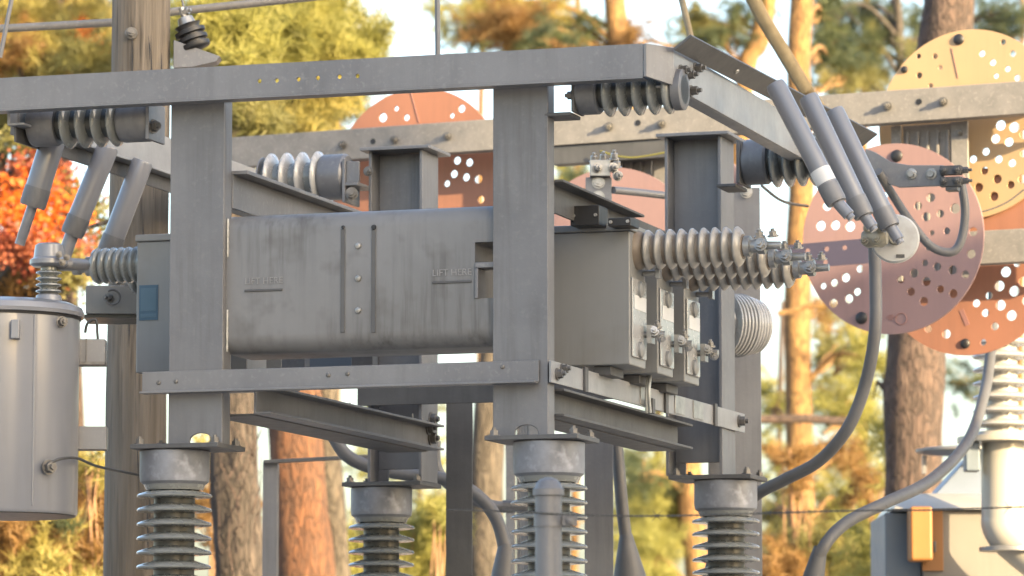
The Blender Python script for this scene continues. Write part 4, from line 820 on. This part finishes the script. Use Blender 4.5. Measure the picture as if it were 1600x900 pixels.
# ============================================================ TREES
def crown_mesh(name, blobs, m_, parent, dens, L=.125, w=.0075, up=.25, k=9, leaf=False):
    """blobs: (centre xyz, rx, ry, rz); needle tufts: k thin triangles from one point; or broad leaves"""
    P = []
    for c, rx, ry, rz, dm in blobs:
        tw = max(5, int(dens*dm*rx*rz*1.15)); T_ = 13
        sc_ = rng.normal(size=(tw,3)); sc_ /= np.linalg.norm(sc_, axis=1)[:,None]; sc_ *= rng.random((tw,1))**.5*np.array([rx,ry,rz])
        dr = rng.normal(size=(tw,3))*np.array([1,1,.55]) + sc_/np.array([rx,ry,rz])*.9; dr /= np.linalg.norm(dr, axis=1)[:,None]
        tl = (.16+.30*rng.random((tw,1,1)))*min(1.3, .55+rx)
        pts = (sc_[:,None,:] + dr[:,None,:]*tl*np.linspace(0,1,T_)[None,:,None] + rng.normal(size=(tw,T_,3))*.022).reshape(-1,3)
        P.append(pts+np.array(c))
    P = np.concatenate(P); N = len(P)
    d = rng.normal(size=(N,k,3)); d[:,:,2] += up*2; d /= np.linalg.norm(d, axis=2)[:,:,None]
    ln = L*(.6+.7*rng.random((N,k,1)))
    if leaf:
        off = rng.normal(size=(N,k,3))*L*.9; base = P[:,None,:]+off; s = rng.normal(size=(N,k,3)); s -= (s*d).sum(2)[:,:,None]*d; s /= np.linalg.norm(s, axis=2)[:,:,None]
        a = base; b = base + d*ln*.35 + s*w; c = base + d*ln*.7; e = base + d*ln*.35 - s*w
        V = np.stack([a,b,c,e], 2).reshape(-1,3); q = 4
    else:
        s = rng.normal(size=(N,k,3)); s -= (s*d).sum(2)[:,:,None]*d; s /= np.linalg.norm(s, axis=2)[:,:,None]
        base = P[:,None,:]+0*d; a = base - s*w*.5; b = base + s*w*.5; c = base + d*ln
        V = np.stack([a,b,c], 2).reshape(-1,3); q = 3
    V -= np.array(parent.location); nf = len(V)//q
    me = bpy.data.meshes.new(name); me.vertices.add(len(V)); me.vertices.foreach_set('co', V.astype(np.float32).ravel())
    me.loops.add(len(V)); me.loops.foreach_set('vertex_index', np.arange(len(V), dtype=np.int32)); me.polygons.add(nf); me.polygons.foreach_set('loop_start', np.arange(0, len(V), q, dtype=np.int32)); me.polygons.foreach_set('loop_total', np.full(nf, q, dtype=np.int32))
    me.update(); me.materials.append(m_); o = bpy.data.objects.new(name, me); COL.objects.link(o); o.parent = parent; return nf
TRI = 0
def tree(label, Y, trunk, blobs, bk, leafs, name='pine_tree', cat='tree', dens=900, L=.125, w=.0075, leaf=False, limbs=True, group=None, extra_top=True):
    """trunk: [(px,py,r_px)...] from bottom to top; blobs: (px,py,rx,ry[,leaf index, dY])"""
    global TRI
    s = Y/FPX; pts = [wy(px, py, Y) for px, py, r in trunk]; rad = [r*s for _, _, r in trunk]
    base = Vector((pts[0].x+(pts[0].x-pts[-1].x)*.15, Y, -.05)); t = empty(name, Vector((base.x, Y, 0)), label, cat, group)
    pts = [base]+pts; rad = [rad[0]*1.25]+rad
    tip = pts[-1]+(pts[-1]-pts[-2]).normalized()*2.5; 
    if extra_top: pts.append(tip); rad.append(rad[-1]*.75)
    c = bez(pts, 14); n = len(c); rs = []
    for i in range(n):
        f = i/14; j = min(int(f), len(rad)-2); rs.append(rad[j]+(rad[j+1]-rad[j])*(f-j))
    N = 26; mv = []; 
    m = MB(); m.tube([p+Vector((.25*noise(p*.7)*rs[i]*2, 0, 0)) for i, p in enumerate(c)], rs, N)
    for i, v in enumerate(m.v):          # bark relief: furrowed, lumpy surface
        k_ = i//N; ctr = c[min(k_, n-1)]; r_ = v-ctr
        m.v[i] = ctr + r_*(1+.10*noise(Vector((v.x*6, v.y*6, v.z*1.4)))+.06*noise(Vector((v.x*22, v.y*22, v.z*4))))
    m.build('trunk', M[bk], t, ang=180)
    by = {}; lm = MB()
    for b in blobs:
        px, py, rx, ry = b[:4]; li = b[4] if len(b) > 4 else 0; dy = b[5] if len(b) > 5 else random.uniform(-.8, .8)
        p = wy(px, py, Y+dy); by.setdefault(li, []).append((tuple(p), rx*s, min(rx, ry)*s*.9+.25, ry*s, b[6] if len(b) > 6 else 1))
        if limbs:
            z0 = p.z-abs(rx*s)*.5-.2; q = min(c, key=lambda a: abs(a.z-z0)); mid = q.lerp(p, .5)+Vector((random.uniform(-.1,.1), 0, random.uniform(-.15,.25)))
            lm.tube(bez([q, mid, p, p+(p-q).normalized()*rx*s*.5], 5), [max(.032-.0016*k, .006) for k in range(16)], 7)
            for _ in range(6):
                a = q.lerp(p, random.uniform(.35, 1)); e = p+Vector((random.uniform(-1,1)*rx*s, random.uniform(-.4,.4)*rx*s, random.uniform(-1,1)*ry*s)); lm.tube([a, a.lerp(e,.5)+Vector((0,0,.06)), e], [.011,.007,.003], 5)
    if lm.v: lm.build('limb', M[bk], t)
    for li, bl in by.items(): TRI += crown_mesh('crown', bl, M[leafs[li]], t, dens, L, w, leaf=leaf)
    return t
def scatter(n, x0, x1, y0, y1, rx, ry, li=0):
    return [(random.uniform(x0,x1), random.uniform(y0,y1), random.uniform(*rx), random.uniform(*ry), li) for _ in range(n)]
D = 1050
tree('golden needled pine filling the top left corner left of the wooden pole', 31, [(120,1000,20),(112,600,17),(95,200,15),(85,-100,12)],
     [(30,30,45,35,0,0,.7),(95,60,60,45,0,0,.8),(150,30,40,40,0,0,.8),(145,95,40,28,1),(60,95,60,22),(20,80,35,25,2),(105,15,55,30,2),(15,190,30,30,1),(165,70,22,30),(135,80,16,14,3)], 'bark_grey', ['leaf_gold','leaf_olive','leaf_rust','leaf_fire'], dens=D*1.1)
tree('dense yellow green pine above the front beam right of the wooden pole', 29, [(472,1000,46),(466,800,44),(460,640,42),(455,300,40),(440,-60,30)],
     [(300,70,40,45),(355,60,60,50),(420,55,60,45),(470,70,60,45),(395,90,60,22),(520,85,50,30),(560,95,45,22),(330,95,45,18,2),(590,60,16,12),(500,30,45,25),(360,25,60,25,0),(450,10,50,25),(400,170,60,25,1),(480,165,55,30,1),(430,205,70,25,1),(510,150,35,25,2),(470,190,35,18,2),(380,150,30,20,1),(345,95,45,30,2)], 'bark_orange', ['leaf_lime','leaf_olive','leaf_gold'], dens=D*1.1)
tree('slimmer brown trunk added as the shaded side of the big orange trunk', 29.6, [(524,1000,24),(520,800,22),(512,640,21),(500,300,16)], [(500,180,50,30,0,0,.6)], 'bark_dark', ['leaf_olive'], dens=D*.8, extra_top=False)  # separate darker trunk stands in for the big trunk's shaded side
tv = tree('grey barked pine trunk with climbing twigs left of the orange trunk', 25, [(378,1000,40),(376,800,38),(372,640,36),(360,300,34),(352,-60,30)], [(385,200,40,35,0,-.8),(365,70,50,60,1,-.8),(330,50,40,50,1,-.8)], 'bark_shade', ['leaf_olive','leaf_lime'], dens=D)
rt_ = random.Random(11)
for k in range(14):
    x_, y_ = rt_.uniform(346,404), rt_.uniform(630,900); dx_ = rt_.uniform(-6,6); pts = []
    for i in range(8): pts.append(wy(x_, y_, 24.74-.05*rt_.random())); dx_ += rt_.uniform(-4,4); x_ = min(max(x_+dx_, 342), 408); y_ -= rt_.uniform(6,20)
    m = MB(); m.tube(bez(pts, 3), [.0055-.00018*i for i in range(22)], 5); m.build('climbing_twig', M['bark_grey'], tv)
tree('leaning pine with golden trunk tip above the right half of the front beam', 44, [(1097,1000,22),(1092,850,21),(1060,600,19),(1005,300,18),(965,60,18),(950,-60,17)],
     [(800,40,50,40,1),(770,10,45,25,2),(850,20,35,22,2),(835,60,35,18,0),(900,50,30,20,0),(880,70,40,12,0),(1055,75,22,8,0),(985,60,20,14,1),(740,55,22,18,0),(1035,820,45,60,3),(1000,740,22,35,0),(1010,880,45,40,3),(1050,760,14,20,0),(900,290,20,20,0)], 'bark_yellow', ['leaf_green','leaf_rust','leaf_gold','leaf_lime'], dens=D*.55)
tree('slim pine with orange lit trunk between the tall pale post and the brown trunk', 36, [(1248,1000,22),(1248,760,21),(1250,480,21),(1252,300,20),(1250,120,19),(1256,-60,18)],
     [(1285,30,18,24,0,1),(1295,90,36,30,1,1.2),(1315,130,36,20,2,1),(1205,640,16,40,3,1.5,.7),(1305,560,34,30,2,1.5),(1335,650,40,40,3,1,.8),(1210,800,16,40,2,1.5),(1310,790,34,26,3,.8),(1345,830,40,50,3),(1315,710,26,18,4),(1350,560,22,34,3),(1290,480,24,10,4,.5)], 'bark_yellow', ['leaf_green','leaf_green','leaf_olive','leaf_lime','leaf_rust'], dens=D*.6)
tree('thick pinkish brown trunk below the orange disc', 27, [(1432,1000,48),(1432,760,46),(1436,560,46),(1452,250,44),(1477,20,41),(1490,-80,38)],
     [(1388,700,16,40,0,.6,.6),(1375,600,14,34,0,.6,.5),(1370,860,36,44,0,.6,.7)], 'bark_grey', ['leaf_lime','leaf_rust'], dens=D*.8)
tree('dark needled pine with thin trunk behind the top right, beside the yellow disc', 46, [(1410,1000,8),(1406,300,7),(1404,60,6),(1400,-60,5)],
     [(1330,20,45,25),(1350,70,40,30),(1300,60,35,35),(1375,50,30,18),(1290,20,22,25),(1340,110,50,22,1),(1560,20,45,16),(1575,60,30,12),(1430,90,20,20,1),(1390,15,20,12)], 'bark_dark', ['leaf_green','leaf_olive'], dens=D*.42)
tree('slanting golden pine trunk beside the thick rope at the top right', 50, [(1130,1000,15),(1140,500,15),(1165,130,15),(1185,60,16),(1205,-60,16)],
     [(1110,45,38,22),(1130,62,45,12,1),(1190,0,16,12,1),(1085,30,20,14),(1150,30,20,14,1)], 'bark_yellow', ['leaf_olive','leaf_green'], dens=D*.7)
tree('dark brown trunk behind the support posts left of the fence post', 33, [(765,1000,27),(763,850,26),(764,650,25),(790,400,20),(812,150,16)],
     [(705,850,14,60,0,2),(715,770,10,30,0,2)], 'bark_dark', ['leaf_lime'], dens=D, extra_top=False)
tree('maple with red leaves and a patch of bright orange at the left edge', 28, [(-30,1000,22),(-25,600,20),(-15,330,14),(5,230,8)],
     [(25,285,34,20,0,0,.45),(60,268,20,14,0,0,.35),(30,235,34,12,2,0,.5),(20,340,45,18,1),(80,350,28,20,1,-.5,1.6),(55,362,30,14,1,-.5,1.5),(15,352,26,18,1,-.5,2),(45,380,40,14),(110,390,24,22),(30,400,40,16),(95,300,20,20),(130,340,14,30,2),(120,440,20,20,2),(40,430,55,22,3),(20,450,45,14,3)], 'bark_dark', ['leaf_red','leaf_fire','leaf_olive','leaf_rust'], name='maple_tree', dens=D*.25, L=.06, w=.016, leaf=True, extra_top=False)
def bush(label, Y, blobs, leafs, name='bush', dens=D*1.1, L=.11, leaf=False, group=None):
    global TRI
    s = Y/FPX; c0 = wy(blobs[0][0], 900, Y); t = empty(name, Vector((c0.x, Y, 0)), label, 'bush', group); by = {}; m = MB()
    for b in blobs:
        px, py, rx, ry = b[:4]; li = b[4] if len(b) > 4 else 0; p = wy(px, py, Y+random.uniform(-.5,.5)); by.setdefault(li, []).append((tuple(p), rx*s, .5, ry*s, 1))
        for _ in range(7): e = p+Vector((random.uniform(-1,1)*rx*s, random.uniform(-.3,.3), random.uniform(-.6,1.1)*ry*s)); a = Vector((p.x+random.uniform(-.3,.3), p.y, 0)); m.tube([a, a.lerp(e,.6)+Vector((random.uniform(-.2,.2),0,.1)), e], [.022,.014,.005], 5)
    m.build('stem', M['twig'], t)
    for li, bl in by.items(): TRI += crown_mesh('foliage', bl, M[leafs[li]], t, dens, L, .009, leaf=leaf)
bush('rust brown thicket of dry twigs low at the left beneath the round transformer', 24, [(40,860,70,50),(120,850,60,50),(20,900,60,30,1),(160,800,30,40),(185,880,30,40),(90,900,60,40,1),(150,730,14,40,1),(60,820,60,18,2),(15,830,30,14,2)], ['leaf_rust','leaf_gold','leaf_green'], dens=D*1.0)
bush('twiggy brown bush behind the left front insulator and grey trunk', 27, [(345,800,16,70),(345,720,12,50,1)], ['leaf_rust','leaf_gold'])
bush('yellow green bush showing beside the rear left insulator', 30, [(670,860,28,50),(690,810,16,30),(640,890,26,24),(560,880,20,40)], ['leaf_lime'])
bush('olive bush with orange twigs under the sweeping cables at right', 33, [(1300,880,60,50),(1220,890,30,30,1),(1360,760,24,20,1),(1350,880,40,40),(1240,720,22,20,1)], ['leaf_olive','leaf_rust'])
far = 'sparse pines farther back among the trees'
def farpine(label, x, r_, blobs, lf, Y=62, bk='bark_yellow', top=-60): tree(label, Y, [(x,1000,r_),(x+4,600,r_*.85),(x+8,top,r_*.6)], blobs, bk, lf, dens=D*.5, limbs=True, group=far, extra_top=top < 0)
farpine('distant feathery pine seen through the gap left of the upright terminal pad', 895, 7, [(890,280,40,40,0,0,.6),(870,230,30,20,0,0,.6),(800,60,60,40,1,0,.5)], ['leaf_lime','leaf_green'])
farpine('distant pine with yellow haze of needles right of the slim orange pine', 1345, 8, [(1320,500,70,40,0,0,.4),(1320,620,60,50,1,0,.4),(1310,730,60,40,0,0,.45),(1310,850,80,50,1,0,.5),(1210,620,20,50,0,0,.3),(1350,120,50,30,1,0,.4)], ['leaf_gold','leaf_olive'])
farpine('distant yellow pine at the upper left edge', 45, 7, [(60,60,110,70,0,0,.8),(60,180,80,50,0,0,.5),(110,100,70,50,1,0,.8)], ['leaf_gold','leaf_rust'])
for fx, fr in ((655,5),(1025,6),(1215,5),(590,5)):
    farpine({655:'thin distant trunk in the gap right of the rear left insulator',1025:'thin distant trunk in the gap right of the middle support post',1215:'thin distant trunk just right of the tall pale support post',590:'thin distant trunk behind the rear left column'}[fx], fx, fr, [(fx,720,34,34,0,0,.5),(fx+6,840,46,50,1,0,.7),(fx,640,26,20,1,0,.4)], ['leaf_lime','leaf_olive'], 54, 'bark_grey', 470)
farpine('distant pale pine behind the middle of the front beam', 745, 7, [(720,30,60,50,0,0,.35),(860,60,90,40,0,0,.5),(1010,800,70,80,0,0,.7)], ['leaf_lime','leaf_green'])
farpine('distant pine far right behind the cream bushing', 1590, 7, [(1560,590,40,50,0,0,.35),(1500,600,30,40,1,0,.4),(1560,40,60,35,1,0,.5),(1420,60,50,50,1,0,.5)], ['leaf_lime','leaf_green'])
farpine('distant brown pine low at the left edge under the maple', 30, 7, [(60,430,70,45,0,0,.6),(60,850,110,60,1,0,.8),(170,760,40,60,1,0,.6)], ['leaf_rust','leaf_gold'])
farpine('distant golden pine above the long tank left of the orange disc', 520, 8, [(440,60,150,70,0,0,.8),(450,190,90,40,1,0,1.0),(560,110,40,30,0,0,.6),(690,840,40,60,0,0,.8)], ['leaf_gold','leaf_olive'])
# branches crossing the gap under the rear right post
rod('brown horizontal branch low at right crossing the slim pine', [wy(1175,656,34), wy(1260,654,34), wy(1330,660,34)], .036, 'bark_grey', 'branch', 'branch')
rod('golden broken branch stub sticking out beside the slim pine', [wy(1215,490,35), wy(1245,484,35), wy(1282,472,35)], .022, 'bark_yellow', 'branch', 'branch')
rod('dark twig pointing left in the gap between the slanted tubes at left', [wy(133,357,20), wy(150,352,20), wy(170,346,20)], .011, 'bark_dark', 'branch', 'branch', True)
print('needles', TRI, 'verts total', sum(len(o.data.vertices) for o in bpy.data.objects if o.type == 'MESH'))
